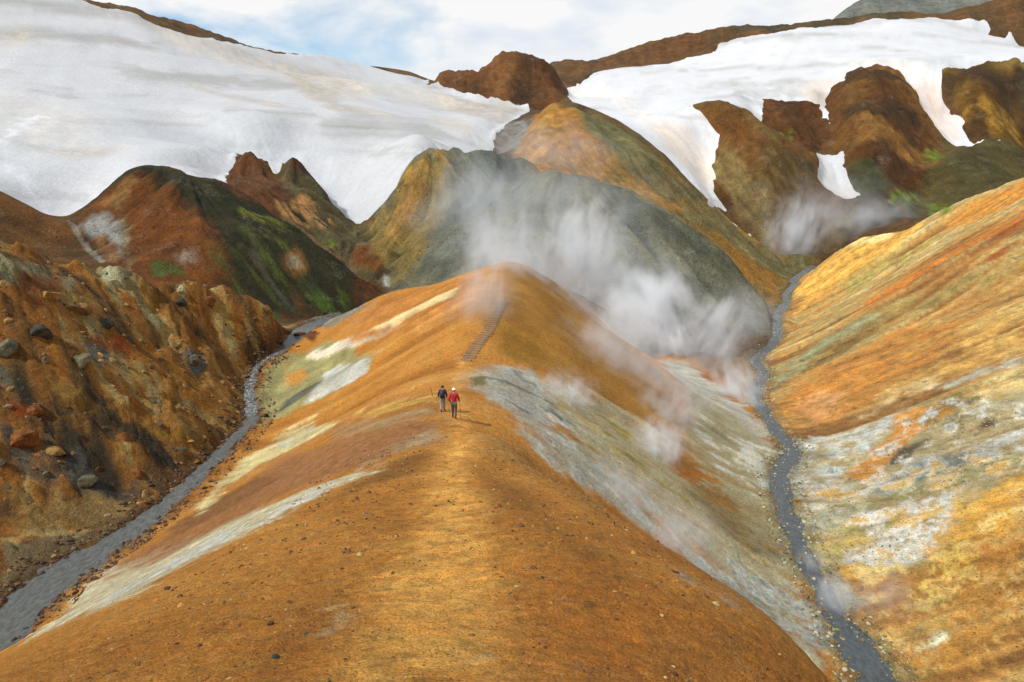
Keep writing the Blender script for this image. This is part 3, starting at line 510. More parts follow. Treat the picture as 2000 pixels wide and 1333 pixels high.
  ([(-1.91,7.6),(0.06,7.8),(-0.15,12.7),(-0.7,18.3),(-1.36,23.9),(-1.99,29.4),(-2.76,38.9),(-3.0,38.2),(-2.85,29.5),(-2.74,24.0),(-2.8,18.7),(-2.68,12.9)],'F0AE54',0.9,0.6,0.0,0.95,0),
  ([(-3.33,37.1),(-2.66,38.7),(-3.2,47.0),(-3.66,58.7),(-4.53,58.9),(-4.12,48.5)],'E0A050',0.5,0.4,0.0,0.9,0),
  ([(-1.82,28.4),(-0.76,24.9),(0.53,23.0),(1.6,17.3),(2.57,13.1),(1.78,12.6),(0.99,16.0),(-0.48,21.0),(-1.44,25.3)],'88561E',0.8,0.8,0.2,0.75,0),  # shade right of the path, put into the colour of the crest
  ([(0.0,14.3),(1.6,13.7),(4.02,12.7),(6.26,12.9),(0.32,7.9)],'AA6420',1.2,1.5,0.2,0.6,0),
  ([(-3.73,8.1),(-3.93,11.3),(-3.38,11.9),(-2.76,10.2),(-2.84,8.0)],'96571B',0.8,1.2,0.2,0.7,0),
  ([(-5.26,29.0),(-3.81,30.7),(-3.35,29.6),(-3.61,26.5),(-5.46,23.9),(-6.28,22.8)],'7A5020',0.7,0.7,0.2,0.75,0),
  ([(-1.61,33.1),(0.0,40.3),(2.95,38.9),(6.59,39.0),(2.93,21.2),(1.02,26.9),(-1.11,29.4)],'A07840',0.8,0.6,0.4,0.6,0),
  ([(-3.51,11.1),(-3.27,11.5),(-2.97,10.7),(-3.02,9.7)],'B8A678',0.3,0.5,0.0,0.5,0.9),
  ([(-1.02,19.0),(-0.6,19.6),(-0.49,18.3),(-0.82,17.7)],'CBB27A',0.2,0.4,0.2,0.6,1),
  ([(-0.68,9.0),(-0.44,9.2),(-0.38,8.6),(-0.57,8.4)],'C8B484',0.15,0.3,0.2,0.7,1),
  ([(-20.08,27.8),(-22.74,36.4),(-18.77,36.2),(-15.01,33.6),(-12.92,32.4),(-8.23,30.1),(-5.94,29.1),(-6.24,26.5),(-6.97,25.4),(-8.56,22.2),(-10.25,19.9),(-10.46,17.0),(-20.91,27.8),(-22.72,28.9)],'D2C7A4',0.6,0.9,0.8,0.95,0),
  ([(-12.37,24.1),(-12.97,29.5),(-10.24,25.1),(-9.66,21.5),(-11.5,21.0),(-12.45,20.0),(-14.11,21.8)],'D0CCC0',0.4,0.7,0.8,0.9,0),
  ([(-9.05,26.9),(-7.37,27.7),(-7.02,25.6),(-8.03,23.8),(-8.45,22.9)],'DCD6C8',0.3,0.5,0.9,0.9,0),
  ([(-21.61,36.0),(-21.07,40.8),(-18.78,44.8),(-16.38,49.4),(-9.26,41.2),(-4.29,38.3),(-3.77,32.4),(-6.19,29.2),(-10.73,32.0),(-14.22,32.4),(-17.11,31.4)],'9E6C44',0.8,1.2,0.9,0.85,0),
  ([(-21.46,41.6),(-17.9,47.2),(-13.05,39.1),(-17.05,38.3),(-19.62,37.3)],'7E5630',0.6,0.9,0.8,0.7,0),
  ([(-22.15,43.0),(-21.98,48.1),(-19.36,53.5),(-11.93,53.5),(-5.27,47.5),(-4.67,41.9),(-13.24,49.1),(-19.16,48.6)],'B98145',0.7,1.2,0.9,0.7,0),
  ([(-21.3,45.3),(-21.78,48.5),(-21.42,53.5),(-20.38,59.1),(-17.83,59.7),(-13.55,52.6),(-15.64,52.1),(-19.5,51.6),(-20.53,48.2),(-19.57,42.2)],'D9C68E',0.5,0.9,0.8,0.95,0),
  ([(-18.82,57.0),(-17.55,58.7),(-15.96,56.2),(-16.37,53.2),(-18.35,53.6)],'B9BEB2',0.3,0.5,0.6,0.8,1),
  ([(-22.5,61.8),(-25.7,70.0),(-26.9,75.5),(-25.8,80.0),(-21.5,81.8),(-16.4,74.8),(-14.0,69.2),(-15.2,66.5),(-19.5,65.5),(-22.3,63.5)],'A29A66',0.5,1.0,0.8,0.95,0),
  ([(-20.1,66.0),(-19.8,72.8),(-18.5,74.2),(-14.2,69.5),(-14.5,66.8),(-17.2,66.2)],'C8C4B8',0.4,0.8,0.7,0.95,0),
  ([(-22.9,64.8),(-22.2,68.0),(-21.1,71.2),(-19.2,70.5),(-19.8,68.5),(-21.6,66.0)],'4C5654',0.3,0.5,0.6,0.9,0),
  ([(-24.4,75.2),(-23.0,76.2),(-21.5,73.8),(-22.7,72.2)],'C88A3C',0.4,0.6,0.4,0.8,0),
  ([(-22.8,79.8),(-17.3,79.2),(-13.1,78.5),(-11.0,75.8),(-13.2,75.8),(-17.9,76.8),(-21.5,77.2)],'DDCFB4',0.5,0.7,0.9,0.9,0),
  ([(-19.7,87.5),(-15.6,90.5),(-8.8,88.0),(-4.0,85.5),(-4.5,73.0),(-10.5,72.2),(-17.2,78.5)],'BE7C36',1.0,1.0,0.9,0.8,0),
  ([(-15.2,79.0),(-11.6,80.5),(-8.9,82.2),(-6.2,82.2),(-6.3,79.2),(-9.6,78.5),(-12.9,77.2)],'E2C990',0.5,0.6,0.9,0.9,0),
  ([(-10.6,73.2),(-5.4,75.0),(-3.8,75.5),(-4.2,73.5),(-9.2,70.2)],'C98C48',0.4,0.6,0.9,0.8,0),
  ([(-11.54,51.7),(-8.82,49.5),(-5.22,47.0),(-4.7,44.0),(-7.41,45.3),(-10.08,46.6)],'CDA050',0.5,0.5,0.8,0.8,0),
  ([(-13.95,51.8),(-7.85,43.9),(-4.6,42.7),(-4.35,40.3),(-7.1,39.6),(-11.74,44.7)],'A88A62',0.5,0.5,0.8,0.7,0),
  ([(-5.77,33.4),(-4.03,35.9),(-3.32,34.1),(-4.7,31.2),(-6.7,29.5),(-7.18,30.6)],'AE906A',0.5,0.5,0.8,0.7,0),
  ([(-3.7,72.5),(0.0,88.5),(3.9,90.0),(9.8,90.8),(14.7,77.2),(16.9,69.0),(17.5,58.0),(14.0,54.7),(8.2,55.1),(3.5,58.9),(-0.9,60.8)],'A0722E',1.2,1.6,0.6,0.9,0),
  ([(-0.7,66.8),(2.0,68.8),(2.8,63.8),(0.4,59.4),(-1.1,61.8)],'94681F',0.8,0.8,0.3,0.8,0),
  ([(2.77,57.8),(8.35,59.2),(12.73,54.5),(14.96,48.9),(17.2,42.5),(17.34,37.1),(16.3,33.3),(15.19,35.4),(11.31,38.1),(6.75,40.1),(3.1,41.1)],'B3AA8A',1.2,2.0,0.7,0.95,0),
  ([(7.68,57.4),(12.0,53.0),(14.53,47.4),(15.54,41.6),(13.08,40.0),(9.63,41.9),(6.46,47.7)],'A08E48',0.8,1.4,0.7,0.6,0.6),
  ([(-2.82,51.0),(-1.69,57.6),(1.94,58.5),(3.35,53.1),(3.03,44.9),(1.6,42.6),(0.0,43.9),(-1.56,46.8),(-3.06,48.7)],'B2AFA2',1.3,1.6,0.4,0.95,0),
  ([(-1.58,53.6),(0.42,57.0),(2.32,52.2),(1.67,44.7),(0.0,46.1)],'6E716A',0.4,1.2,0.5,0.8,1),
  ([(-3.05,51.7),(-2.15,53.0),(-1.87,50.6),(-2.74,49.5)],'6E6A34',0.3,0.5,0.3,0.9,0),
  ([(0.94,41.6),(3.3,44.0),(6.65,41.6),(10.25,40.2),(14.27,38.7),(16.54,34.5),(16.4,32.6),(14.96,33.4),(11.61,37.0),(5.96,38.9),(2.99,39.4)],'AEAB9C',0.8,1.4,0.8,0.9,0),
  ([(14.53,47.4),(18.48,48.0),(18.22,42.5),(15.71,42.1),(13.33,45.7)],'7E6C48',0.6,1.0,0.95,0.8,0),
  ([(13.09,52.4),(18.06,55.4),(20.06,52.5),(18.6,45.3),(15.37,45.3),(12.32,47.5)],'8B7648',0.7,1.2,0.95,0.8,0),
  ([(11.85,39.0),(14.1,40.2),(16.6,39.1),(17.34,36.4),(16.92,34.1),(15.32,35.0),(13.37,37.8)],'BEBCB2',0.5,1.0,0.8,0.95,0.3),
  ([(14.65,38.9),(16.84,38.1),(16.95,34.8),(15.46,36.1)],'7C7A78',0.4,0.9,0.7,0.8,1),
  ([(12.59,36.3),(14.79,34.4),(16.22,32.5),(15.55,32.2),(13.14,34.5)],'C6C09A',0.4,0.6,0.9,0.9,0),
  ([(20.1,94.8),(24.0,96.2),(26.5,85.5),(25.3,67.5),(25.2,63.0),(22.4,60.5),(20.3,64.5),(17.9,71.0)],'C0BCAE',0.8,1.4,0.9,0.95,0),
  ([(18.3,73.0),(21.1,64.0),(22.1,55.8),(20.3,54.4),(17.5,58.0),(16.1,65.8)],'A29A72',0.6,1.2,0.8,0.8,0),
  ([(25.0,100.5),(33.0,107.2),(36.1,102.8),(29.9,86.0),(27.0,82.8),(26.9,91.2)],'97703A',0.8,1.0,0.5,0.9,0),
  ([(23.3,64.5),(26.5,65.2),(25.6,62.8),(22.8,60.2)],'6A4E2C',0.5,0.8,0.3,0.9,0),
  ([(3.9,43.2),(6.09,44.8),(6.31,41.5),(4.3,40.5)],'6E7A56',0.4,1.0,0.6,0.7,1),
  ([(18.21,74.75),(24.18,67.25),(25.24,62.5),(22.32,55.8),(20.99,51.1),(19.92,45.4),(19.3,40.6),(16.95,41.8),(15.72,51.6),(14.83,60.0)],'A79C78',0.9,1.6,0.5,0.85,0),
  ([(2.54,57.4),(8.35,59.2),(16.5,54.4),(19.05,47.5),(17.34,37.1),(15.19,35.4),(11.31,38.1),(6.75,40.1),(2.5,41.6)],'D2CEC0',0.8,1.6,0.2,0.85,1.0),
  ([(2.46,55.4),(10.74,57.5),(18.24,53.2),(18.37,42.0),(16.62,34.7),(4.64,14.8),(6.1,39.9)],'8E9490',0.6,1.5,0.2,0.75,1.3),
  ([(0.0,54.5),(8.66,58.2),(17.51,58.0),(19.22,44.1),(16.61,33.4),(11.31,38.1),(2.5,41.6)],'5C5A48',0.5,1.3,0.2,0.7,1.9),
  ([(16.5,69.8),(23.9,63.5),(21.1,51.9),(18.2,53.2),(16.3,60.5)],'CFCBBE',0.6,1.4,0.4,0.8,0.9),
  ([(3.35,56.7),(8.79,59.2),(14.64,55.4),(18.16,47.1),(17.85,40.7),(15.34,41.0),(9.97,43.5),(5.41,48.1)],'C2A44E',0.6,1.5,0.2,0.8,1.1),
  ([(6.24,55.9),(12.42,55.0),(16.7,52.2),(17.56,45.4),(14.02,45.6),(9.01,47.6)],'8A7A3A',0.6,1.5,0.4,0.75,1.0),
  ([(12.84,51.3),(18.24,53.2),(18.73,44.7),(15.73,43.2),(13.1,46.2)],'7C6844',0.6,1.2,0.8,0.7,0.6),
  ([(-34.91,46.7),(-34.46,49.3),(-31.74,48.0),(-28.09,49.7),(-25.29,48.9),(-26.36,46.0),(-29.45,44.4),(-31.79,44.6),(-33.21,44.0)],'4C4C46',0.6,1.6,0.2,0.75,0.7),
  ([(-38.44,52.7),(-36.94,53.8),(-34.63,52.8),(-33.77,49.9),(-35.07,49.2),(-37.0,50.2)],'5A5C4E',0.6,1.4,0.2,0.85,0.4),
  ([(-42.2,59.1),(-42.5,64.0),(-40.0,68.0),(-39.0,64.5),(-40.2,59.6),(-41.0,57.1)],'8E8C6A',0.6,1.0,0.3,0.9,0),
  ([(-41.3,72.5),(-54.5,100.5),(-39.0,73.0),(-39.2,71.2),(-39.8,69.8)],'BDB894',0.3,0.7,0.2,0.95,0),
  ([(-37.1,78.8),(-35.8,77.8),(-35.3,76.8),(-35.9,76.2)],'C6C698',0.3,0.3,0.1,0.95,0),
  ([(-41.0,60.2),(-41.7,66.2),(-39.0,62.2),(-39.1,57.7)],'8A5226',0.5,0.8,0.2,0.9,0),
  ([(-38.9,60.8),(-39.9,68.2),(-37.8,65.0),(-37.2,60.5)],'9C7E3E',0.5,0.8,0.2,0.9,0),
  ([(-35.4,60.8),(-34.3,67.2),(-26.9,63.5),(-25.9,57.6),(-31.3,60.5)],'94611E',0.8,1.2,0.9,0.85,0),
  ([(-35.2,59.6),(-35.0,63.2),(-33.6,62.0),(-34.5,59.0)],'8E4416',0.4,0.8,0.2,0.9,0),
  ([(-36.43,52.9),(-33.83,53.3),(-27.77,55.4),(-25.15,57.7),(-24.96,55.2),(-28.7,53.2),(-33.05,50.5)],'A07430',0.7,1.0,0.9,0.85,0),
  ([(-35.2,55.3),(-34.98,58.4),(-34.04,59.6),(-33.45,56.9),(-34.48,54.6)],'5E645E',0.4,1.0,0.2,0.9,0.4),
  ([(-32.6,69.0),(-31.5,71.2),(-30.4,69.5),(-30.4,66.0)],'5A6058',0.3,0.5,0.2,0.95,0),
  ([(-35.51,48.8),(-34.31,50.3),(-33.38,49.8),(-33.84,48.2),(-34.94,47.8)],'96481A',0.4,0.8,0.2,0.9,0),
  ([(-33.3,78.2),(-30.1,79.8),(-25.8,80.0),(-26.2,77.8),(-30.3,78.5)],'A4884C',0.6,1.0,0.8,0.8,0.3),
  ([(-32.38,42.5),(-29.72,44.3),(-26.5,45.6),(-25.19,43.4),(-27.82,41.0),(-29.96,38.7)],'8C7040',0.7,1.2,0.4,0.85,0),
  ([(-29.68,38.3),(-27.45,40.4),(-25.84,42.2),(-25.99,39.9),(-26.65,36.2),(-26.72,33.9)],'7B6B4C',0.3,0.4,0.2,0.95,0),
  ([(-30.1,38.9),(-27.82,41.0),(-25.91,42.5),(-25.84,42.2),(-27.52,40.5),(-29.68,38.3)],'B89A60',0.1,0.1,0.1,0.9,0),
  ([(-28.2,88.0),(-26.9,92.5),(-23.7,85.8),(-23.5,83.0),(-26.9,85.8)],'5E2E18',0.3,0.4,0.1,0.9,0),
  ([(-71.8,121.2),(-73.1,130.5),(-69.6,133.2),(-64.8,131.0),(-52.7,119.0),(-45.9,113.8),(-42.0,106.2),(-41.5,99.8),(-37.2,77.2),(-39.5,73.5),(-60.9,109.2)],'7A4719',1.2,1.5,0.2,0.95,0),
  ([(-71.0,126.5),(-69.9,132.8),(-67.1,132.8),(-65.1,126.0),(-66.4,121.8)],'99703C',1.0,1.0,0.3,0.8,0),
  ([(-71.1,118.8),(-71.1,123.2),(-67.0,122.5),(-62.3,116.8),(-57.6,108.0),(-56.1,103.0),(-64.4,114.2),(-68.2,115.2)],'A6A6A0',1.0,2.0,0.1,0.85,0),
  ([(-68.0,116.5),(-64.7,115.0),(-56.4,104.2),(-55.7,100.8),(-61.1,106.8)],'94683E',0.7,0.9,0.2,0.85,0),
  ([(-66.9,123.8),(-61.9,117.2),(-53.2,101.0),(-38.5,72.8),(-39.1,71.8),(-58.7,108.8)],'8C8460',1.0,1.2,0.3,0.75,0),
  ([(-74.5,124.5),(-88.0,161.0),(-87.3,165.2),(-63.6,136.5),(-51.7,132.2),(-44.9,133.0),(-35.7,126.0),(-28.0,122.2),(-21.9,118.8),(-20.3,93.5),(-29.1,106.0),(-32.9,98.8),(-32.2,81.2),(-42.3,107.8),(-47.7,116.5),(-54.7,122.0),(-66.7,135.0),(-70.5,134.0),(-73.1,130.5)],'33331C',1.0,1.6,0.4,0.95,0),
  ([(-45.4,112.5),(-40.8,120.5),(-35.9,114.8),(-31.0,107.5),(-26.1,113.2),(-26.2,110.0),(-32.4,101.8),(-31.7,83.0),(-42.5,104.5)],'4C5220',0.8,2.5,0.0,0.9,0.9),
  ([(-45.9,123.2),(-44.7,127.2),(-38.9,125.2),(-38.5,120.5),(-42.7,121.0)],'6E6E28',0.8,1.6,0.2,0.9,0.4),
  ([(-41.0,113.5),(-38.7,119.0),(-36.4,112.2),(-39.0,109.5)],'585C22',0.8,1.5,0.0,0.9,0.9),
  ([(-52.0,102.8),(-48.7,102.8),(-45.9,98.8),(-48.7,97.2)],'4A5A22',0.9,1.4,0.0,0.95,0.3),
  ([(-31.1,108.0),(-25.5,114.2),(-25.6,110.8),(-29.8,105.8)],'44561E',0.9,1.5,0.0,0.85,0.8),
  ([(-36.8,113.5),(-34.8,116.5),(-33.3,113.8),(-33.7,110.8),(-35.3,111.0)],'94602C',1.0,1.0,0.1,0.9,0),
  ([(-35.8,114.2),(-34.6,115.2),(-33.9,113.8),(-34.8,112.2)],'B4AC90',0.9,0.6,0.1,0.6,0),
  ([(-49.0,105.0),(-47.2,105.8),(-45.9,103.8),(-47.2,102.5)],'9A9080',0.9,0.8,0.1,0.55,0),
  ([(-41.4,114.8),(-39.3,110.5),(-35.3,106.8),(-31.4,103.2),(-32.0,102.2),(-36.0,106.2),(-39.6,109.5)],'5A5144',0.5,0.8,0.2,0.8,0),
  ([(-33.6,108.8),(-30.8,106.5),(-30.8,104.0),(-32.1,104.5)],'7A4C26',0.7,0.8,0.2,0.8,0),
  ([(-26.1,130.2),(-21.6,125.0),(-21.8,116.5),(-25.1,112.0),(-25.6,116.8)],'5C3218',0.7,1.0,0.7,0.8,0),
  ([(-27.6,95.2),(-26.1,106.0),(-18.1,89.8),(-17.0,90.5),(-19.4,89.5),(-22.8,87.2),(-26.9,92.5)],'7D7E70',0.6,0.6,0.2,0.9,0),
  ([(-74.5,121.5),(-71.7,119.5),(-66.0,112.8),(-57.4,101.2),(-57.7,100.5),(-67.1,112.5)],'9A968A',0.2,0.3,0.1,0.6,0),
  ([(-66.1,171.2),(-76.1,209.5),(-72.4,209.2),(-55.0,173.5),(-48.5,161.0),(-47.2,151.0),(-46.0,131.0),(-49.5,129.8)],'6B4426',0.9,1.2,0.4,0.9,0),
  ([(-64.9,210.8),(-51.3,180.2),(-45.7,172.2),(-46.0,164.5),(-52.0,173.5)],'5A3520',0.8,0.8,0.3,0.9,0),
  ([(-47.6,150.0),(-47.9,160.8),(-43.9,162.8),(-39.1,158.5),(-37.2,152.5),(-40.2,149.5),(-44.8,148.0)],'B08350',0.8,1.2,0.4,0.85,0.2),  # sunlit left side of the outcrop, painted as a paler tan
  ([(-53.6,175.0),(-49.5,178.0),(-34.7,158.8),(-41.3,163.5),(-48.6,165.8)],'4C4A30',0.8,1.0,0.3,0.8,0),
  ([(-30.6,138.8),(-24.6,144.8),(-19.5,131.5),(-22.9,133.8),(-24.2,130.0),(-28.9,132.5)],'7C4A1E',0.8,1.2,0.4,0.9,0),
  ([(-24.6,132.8),(-19.7,131.5),(-23.0,128.2),(-25.5,129.5)],'3A2A1A',0.7,0.8,0.3,0.9,0),
  ([(-37.6,143.2),(-35.1,145.5),(-33.5,142.8),(-35.7,139.5)],'6A7024',0.8,1.4,0.2,0.9,0.3),
  ([(-23.3,129.2),(-21.9,129.5),(-21.6,126.2),(-22.9,126.5)],'D8D8D4',0.4,0.4,0.1,0.9,0),
  ([(-29.6,154.0),(-26.6,158.2),(-23.8,164.5),(-20.6,167.2),(-14.0,168.8),(-14.4,158.2),(-14.2,143.5),(-16.6,129.5),(-19.9,126.2),(-22.3,126.8)],'8E7840',2.0,3.0,0.6,0.95,0),
  ([(-23.5,160.8),(-19.4,164.2),(-16.0,164.2),(-17.6,157.2),(-22.0,148.2),(-25.9,146.2)],'A27838',1.5,2.5,0.9,0.7,0.3),
  ([(-14.0,168.8),(0.0,211.2),(5.6,161.5),(-2.1,152.8),(-9.5,134.8),(-12.4,146.5)],'646A62',2.0,2.0,0.3,0.7,0),
  ([(8.0,155.5),(9.7,154.5),(8.5,144.0),(5.9,126.0),(2.6,120.5),(5.2,127.0),(7.7,144.5),(7.6,151.5)],'888058',0.6,0.8,0.1,0.75,0),
  ([(6.0,120.8),(16.4,120.5),(24.8,113.8),(20.1,106.0),(11.5,106.0),(3.9,90.0)],'70502E',2.0,2.5,0.6,0.8,0),
  ([(26.9,115.8),(36.4,119.2),(42.2,116.0),(35.1,99.8),(27.5,93.5),(23.5,97.0)],'765632',1.5,2.0,0.4,0.85,0),
  ([(16.5,157.8),(26.6,152.0),(39.0,137.2),(54.6,151.2),(40.5,128.0),(29.3,138.0),(16.7,148.8)],'5E5E4E',2.0,2.0,0.6,0.8,0),  # shaded right side of the dome, painted darker
  ([(0.0,213.5),(4.8,233.5),(9.2,270.0),(13.0,237.5),(20.6,231.5),(28.6,218.2),(27.7,199.2),(12.2,159.2),(5.1,184.5)],'AE7A36',2.0,2.5,0.4,0.9,0),
  ([(4.4,210.8),(8.6,229.2),(11.9,232.8),(10.5,217.5),(7.1,205.2)],'BC9048',1.5,2.0,0.6,0.7,0),
  ([(19.0,231.8),(31.9,232.2),(43.4,216.0),(39.2,201.2),(28.5,206.0),(21.0,218.0)],'75704A',2.0,2.5,0.4,0.9,0),
  ([(14.6,238.0),(39.4,287.0),(46.8,259.0),(54.4,251.8),(62.1,238.8),(66.6,234.0),(53.5,206.5),(43.4,216.0),(29.7,227.5),(15.9,233.2)],'6C5434',1.2,1.5,0.4,0.85,0),
  ([(30.7,201.0),(43.2,206.8),(57.7,210.8),(40.0,190.2)],'70694C',2.0,2.0,0.6,0.8,0),
  ([(26.6,152.0),(54.6,204.5),(69.2,203.2),(86.4,207.0),(73.2,187.5),(63.2,184.5),(46.8,184.2)],'78704A',2.0,2.0,0.8,0.85,0),
  ([(53.5,189.2),(59.6,177.8),(69.4,182.8),(59.3,149.5),(56.3,150.2),(52.4,166.8)],'A0702E',1.5,2.0,0.7,0.85,0.2),
  ([(25.4,191.5),(37.0,189.0),(42.5,189.2),(27.6,151.5)],'B08850',0.8,1.0,0.6,0.6,0),
  ([(70.5,175.5),(72.7,168.2),(77.2,167.2),(81.3,166.0),(84.1,160.2),(81.1,145.2),(71.8,136.5),(62.9,137.0),(55.6,137.2)],'DFA850',1.5,2.0,0.9,0.9,0),
  ([(77.2,167.2),(81.3,166.0),(84.3,160.5),(81.4,156.2),(78.7,160.8)],'EBCB86',0.8,1.0,0.5,0.9,0),
  ([(80.1,135.2),(84.9,134.5),(90.8,130.2),(195.0,255.8),(78.3,102.2),(76.2,113.0),(76.6,126.0)],'C98A3C',1.5,2.0,0.9,0.8,0),
  ([(73.7,95.8),(66.0,97.2),(59.5,98.2),(49.4,97.8),(49.5,100.8),(56.6,101.5),(65.0,102.0),(72.6,97.8)],'B8702F',1.2,2.0,1.0,0.85,0),
  ([(72.0,93.2),(64.5,94.8),(55.2,93.8),(48.9,94.0),(48.9,96.8),(56.6,96.5),(65.3,97.2),(71.6,96.2)],'7C4823',1.0,1.8,1.0,0.65,0),
  ([(64.6,92.0),(62.4,91.2),(55.9,92.8),(57.8,94.0)],'8B4F25',0.6,1.0,1.0,0.8,0),
  ([(63.2,137.8),(72.9,135.0),(76.9,129.5),(76.6,126.0),(69.5,125.2),(61.3,129.0)],'AE9A58',0.8,1.5,1.0,0.75,0),
  ([(62.5,87.5),(54.6,88.0),(46.2,90.8),(34.4,86.5),(32.9,87.5),(39.6,96.8),(48.6,96.0),(58.5,90.8)],'97804A',1.5,2.0,1.0,0.85,0),
  ([(48.5,93.0),(41.8,92.2),(31.7,84.0),(34.1,90.8),(43.9,97.2)],'938E68',0.8,1.5,1.0,0.8,0),
  ([(46.2,90.8),(41.3,88.2),(34.1,85.5),(30.8,83.2),(35.6,86.2),(43.1,92.2)],'6C5230',0.8,1.5,1.0,0.7,0),
  ([(28.5,76.8),(37.9,86.0),(47.7,86.2),(52.8,81.0),(46.0,74.0),(35.1,69.5),(28.9,67.8),(27.5,72.2)],'BC7F3A',1.5,2.0,0.9,0.85,0),
  ([(31.8,76.5),(34.7,78.2),(36.0,74.8),(32.3,69.8),(29.4,69.0)],'CC935C',1.2,1.5,0.4,0.8,0),
  ([(56.1,77.8),(50.5,77.2),(41.1,71.5),(35.9,69.0),(40.5,68.5),(49.3,67.5)],'D4A75C',1.5,2.0,0.9,0.85,0),
  ([(38.6,62.5),(46.3,63.0),(44.0,59.5),(39.8,60.8),(35.3,62.2)],'D9BC80',1.0,1.5,0.6,0.85,0),
  ([(40.9,67.5),(44.5,67.2),(47.9,66.0),(46.8,63.8),(44.3,64.8),(41.2,65.5)],'B4AC94',0.7,1.0,0.8,0.9,0),
  ([(32.6,68.2),(41.6,70.5),(42.6,68.8),(35.0,67.0)],'D6C190',1.0,1.5,0.9,0.6,0),
  ([(26.94,67.75),(34.12,65.25),(38.46,64.75),(43.38,58.6),(45.62,56.1),(35.03,41.8),(30.05,43.5),(26.6,41.3),(22.68,41.5),(20.59,42.6),(21.13,49.0)],'B5A57C',0.8,1.5,0.3,0.9,0),
  ([(21.8,50.8),(21.31,42.7),(20.13,36.2),(19.54,31.8),(18.81,32.3),(18.87,37.1),(19.56,42.4)],'A79A66',0.6,1.3,0.3,0.85,0.2),
  ([(26.9,67.8),(29.3,67.5),(31.7,65.0),(37.0,63.8),(35.0,61.5),(28.7,59.5),(26.0,57.2),(22.5,52.5),(23.8,57.7)],'C2C0B6',0.42,1.61,0.2,0.95,0.15),
  ([(24.02,57.6),(28.74,59.5),(29.59,54.2),(25.33,51.8),(22.17,49.8),(22.11,52.6)],'B9B4A4',0.35,1.38,0.2,0.9,0.3),
  ([(26.4,61.2),(29.9,62.0),(28.1,60.0),(25.0,57.8)],'9A8C52',0.27999999999999997,1.15,0.2,0.7,0.3),
  ([(27.1,55.9),(33.1,61.2),(36.8,64.2),(39.1,63.5),(40.2,62.2),(38.7,60.5),(35.2,59.4),(30.5,55.3),(27.9,53.9)],'CB8A3C',0.42,1.03,0.2,0.95,0),
  ([(30.54,55.3),(32.85,58.2),(34.93,58.2),(36.07,58.0),(33.71,56.7),(31.18,55.0)],'4E4C3C',0.25,0.57,0.2,0.9,0),
  ([(36.45,61.0),(40.02,63.5),(41.79,64.25),(40.66,58.8),(39.63,54.7),(37.9,54.4),(36.79,57.1)],'7C6C3C',0.42,1.38,0.2,0.95,0.3),
  ([(38.28,56.9),(40.32,57.3),(39.44,55.6),(37.95,55.4)],'4C3228',0.25,0.46,0.2,0.95,0),
  ([(39.46,61.0),(42.21,59.3),(41.86,56.3),(40.72,54.6),(39.58,55.2)],'B4A47A',0.35,1.15,0.2,0.8,0.4),
  ([(27.62,51.8),(32.11,54.5),(35.77,54.1),(40.04,53.6),(37.05,49.2),(33.18,51.0),(30.08,50.7)],'B2B0A8',0.42,1.49,0.2,0.95,0.2),
  ([(27.33,52.0),(32.79,54.3),(35.63,52.6),(36.39,50.9),(33.73,50.7),(29.65,49.9),(26.66,49.8)],'83857C',0.42,1.38,0.2,0.9,0),
  ([(28.11,53.6),(29.88,53.2),(28.82,51.9),(26.77,51.6)],'C4C2B8',0.27999999999999997,0.92,0.2,0.9,0),
  ([(21.83,49.9),(26.4,50.8),(32.88,50.5),(36.92,49.0),(36.03,47.7),(31.59,48.3),(26.18,48.8),(21.98,47.5)],'9A9060',0.42,1.15,0.5,0.9,0),
  ([(21.14,50.0),(24.88,50.8),(25.69,49.3),(21.64,46.7),(20.36,47.0)],'ABA588',0.42,1.15,0.2,0.9,0),
  ([(20.97,46.8),(25.37,48.6),(24.31,44.9),(22.42,43.7),(20.32,43.5)],'B8A766',0.42,1.38,0.2,0.9,0),
  ([(24.64,48.6),(27.2,49.4),(29.68,49.3),(30.03,46.2),(29.48,44.4),(27.55,41.9),(25.85,41.6),(24.35,41.1),(22.6,42.0),(22.28,43.4),(24.43,43.8),(25.55,44.7),(24.64,46.3)],'DAD6CC',0.35,1.49,0.2,0.97,0.1),
  ([(26.38,47.0),(27.61,47.4),(26.49,45.9),(25.5,45.6)],'8A8A50',0.25,0.46,0.2,0.9,0),
  ([(29.62,45.2),(31.01,45.1),(34.73,45.8),(30.48,39.4),(28.08,40.2),(26.6,41.3)],'D79E42',0.7,1.84,0.2,0.9,0),
  ([(27.6,39.4),(30.74,39.8),(24.18,29.9),(19.35,31.9),(21.23,36.1),(24.04,37.2)],'C08A40',0.84,2.07,0.2,0.85,0),
  ([(20.92,42.6),(22.68,41.5),(25.26,40.5),(28.85,41.5),(29.38,40.9),(27.37,39.0),(24.88,36.7),(21.99,36.5),(21.23,39.1),(20.72,40.7)],'B17B35',0.5599999999999999,1.38,0.2,0.9,0),
  ([(24.11,38.9),(25.95,40.1),(27.95,41.0),(28.65,39.7),(26.43,38.4),(24.5,37.0),(23.32,36.9)],'DDBE62',0.35,1.61,0.2,0.9,0.25),
  ([(28.08,40.2),(32.11,41.9),(31.0,40.2),(28.16,38.9)],'9C5F24',0.48999999999999994,1.61,0.2,0.8,0.4),
  ([(25.47,36.3),(28.89,37.0),(27.35,34.7),(25.0,34.2)],'A8712E',0.48999999999999994,1.61,0.2,0.8,0),
  ([(21.54,34.1),(23.1,35.0),(24.11,34.9),(24.08,34.4),(22.43,33.8)],'D6D4B4',0.27999999999999997,0.69,0.2,0.95,0),
  ([(19.96,39.7),(19.77,36.0),(19.45,33.1),(19.54,31.8),(18.81,32.3),(18.95,34.8),(19.21,37.9)],'A89C5C',0.42,1.38,0.2,0.9,0.4),
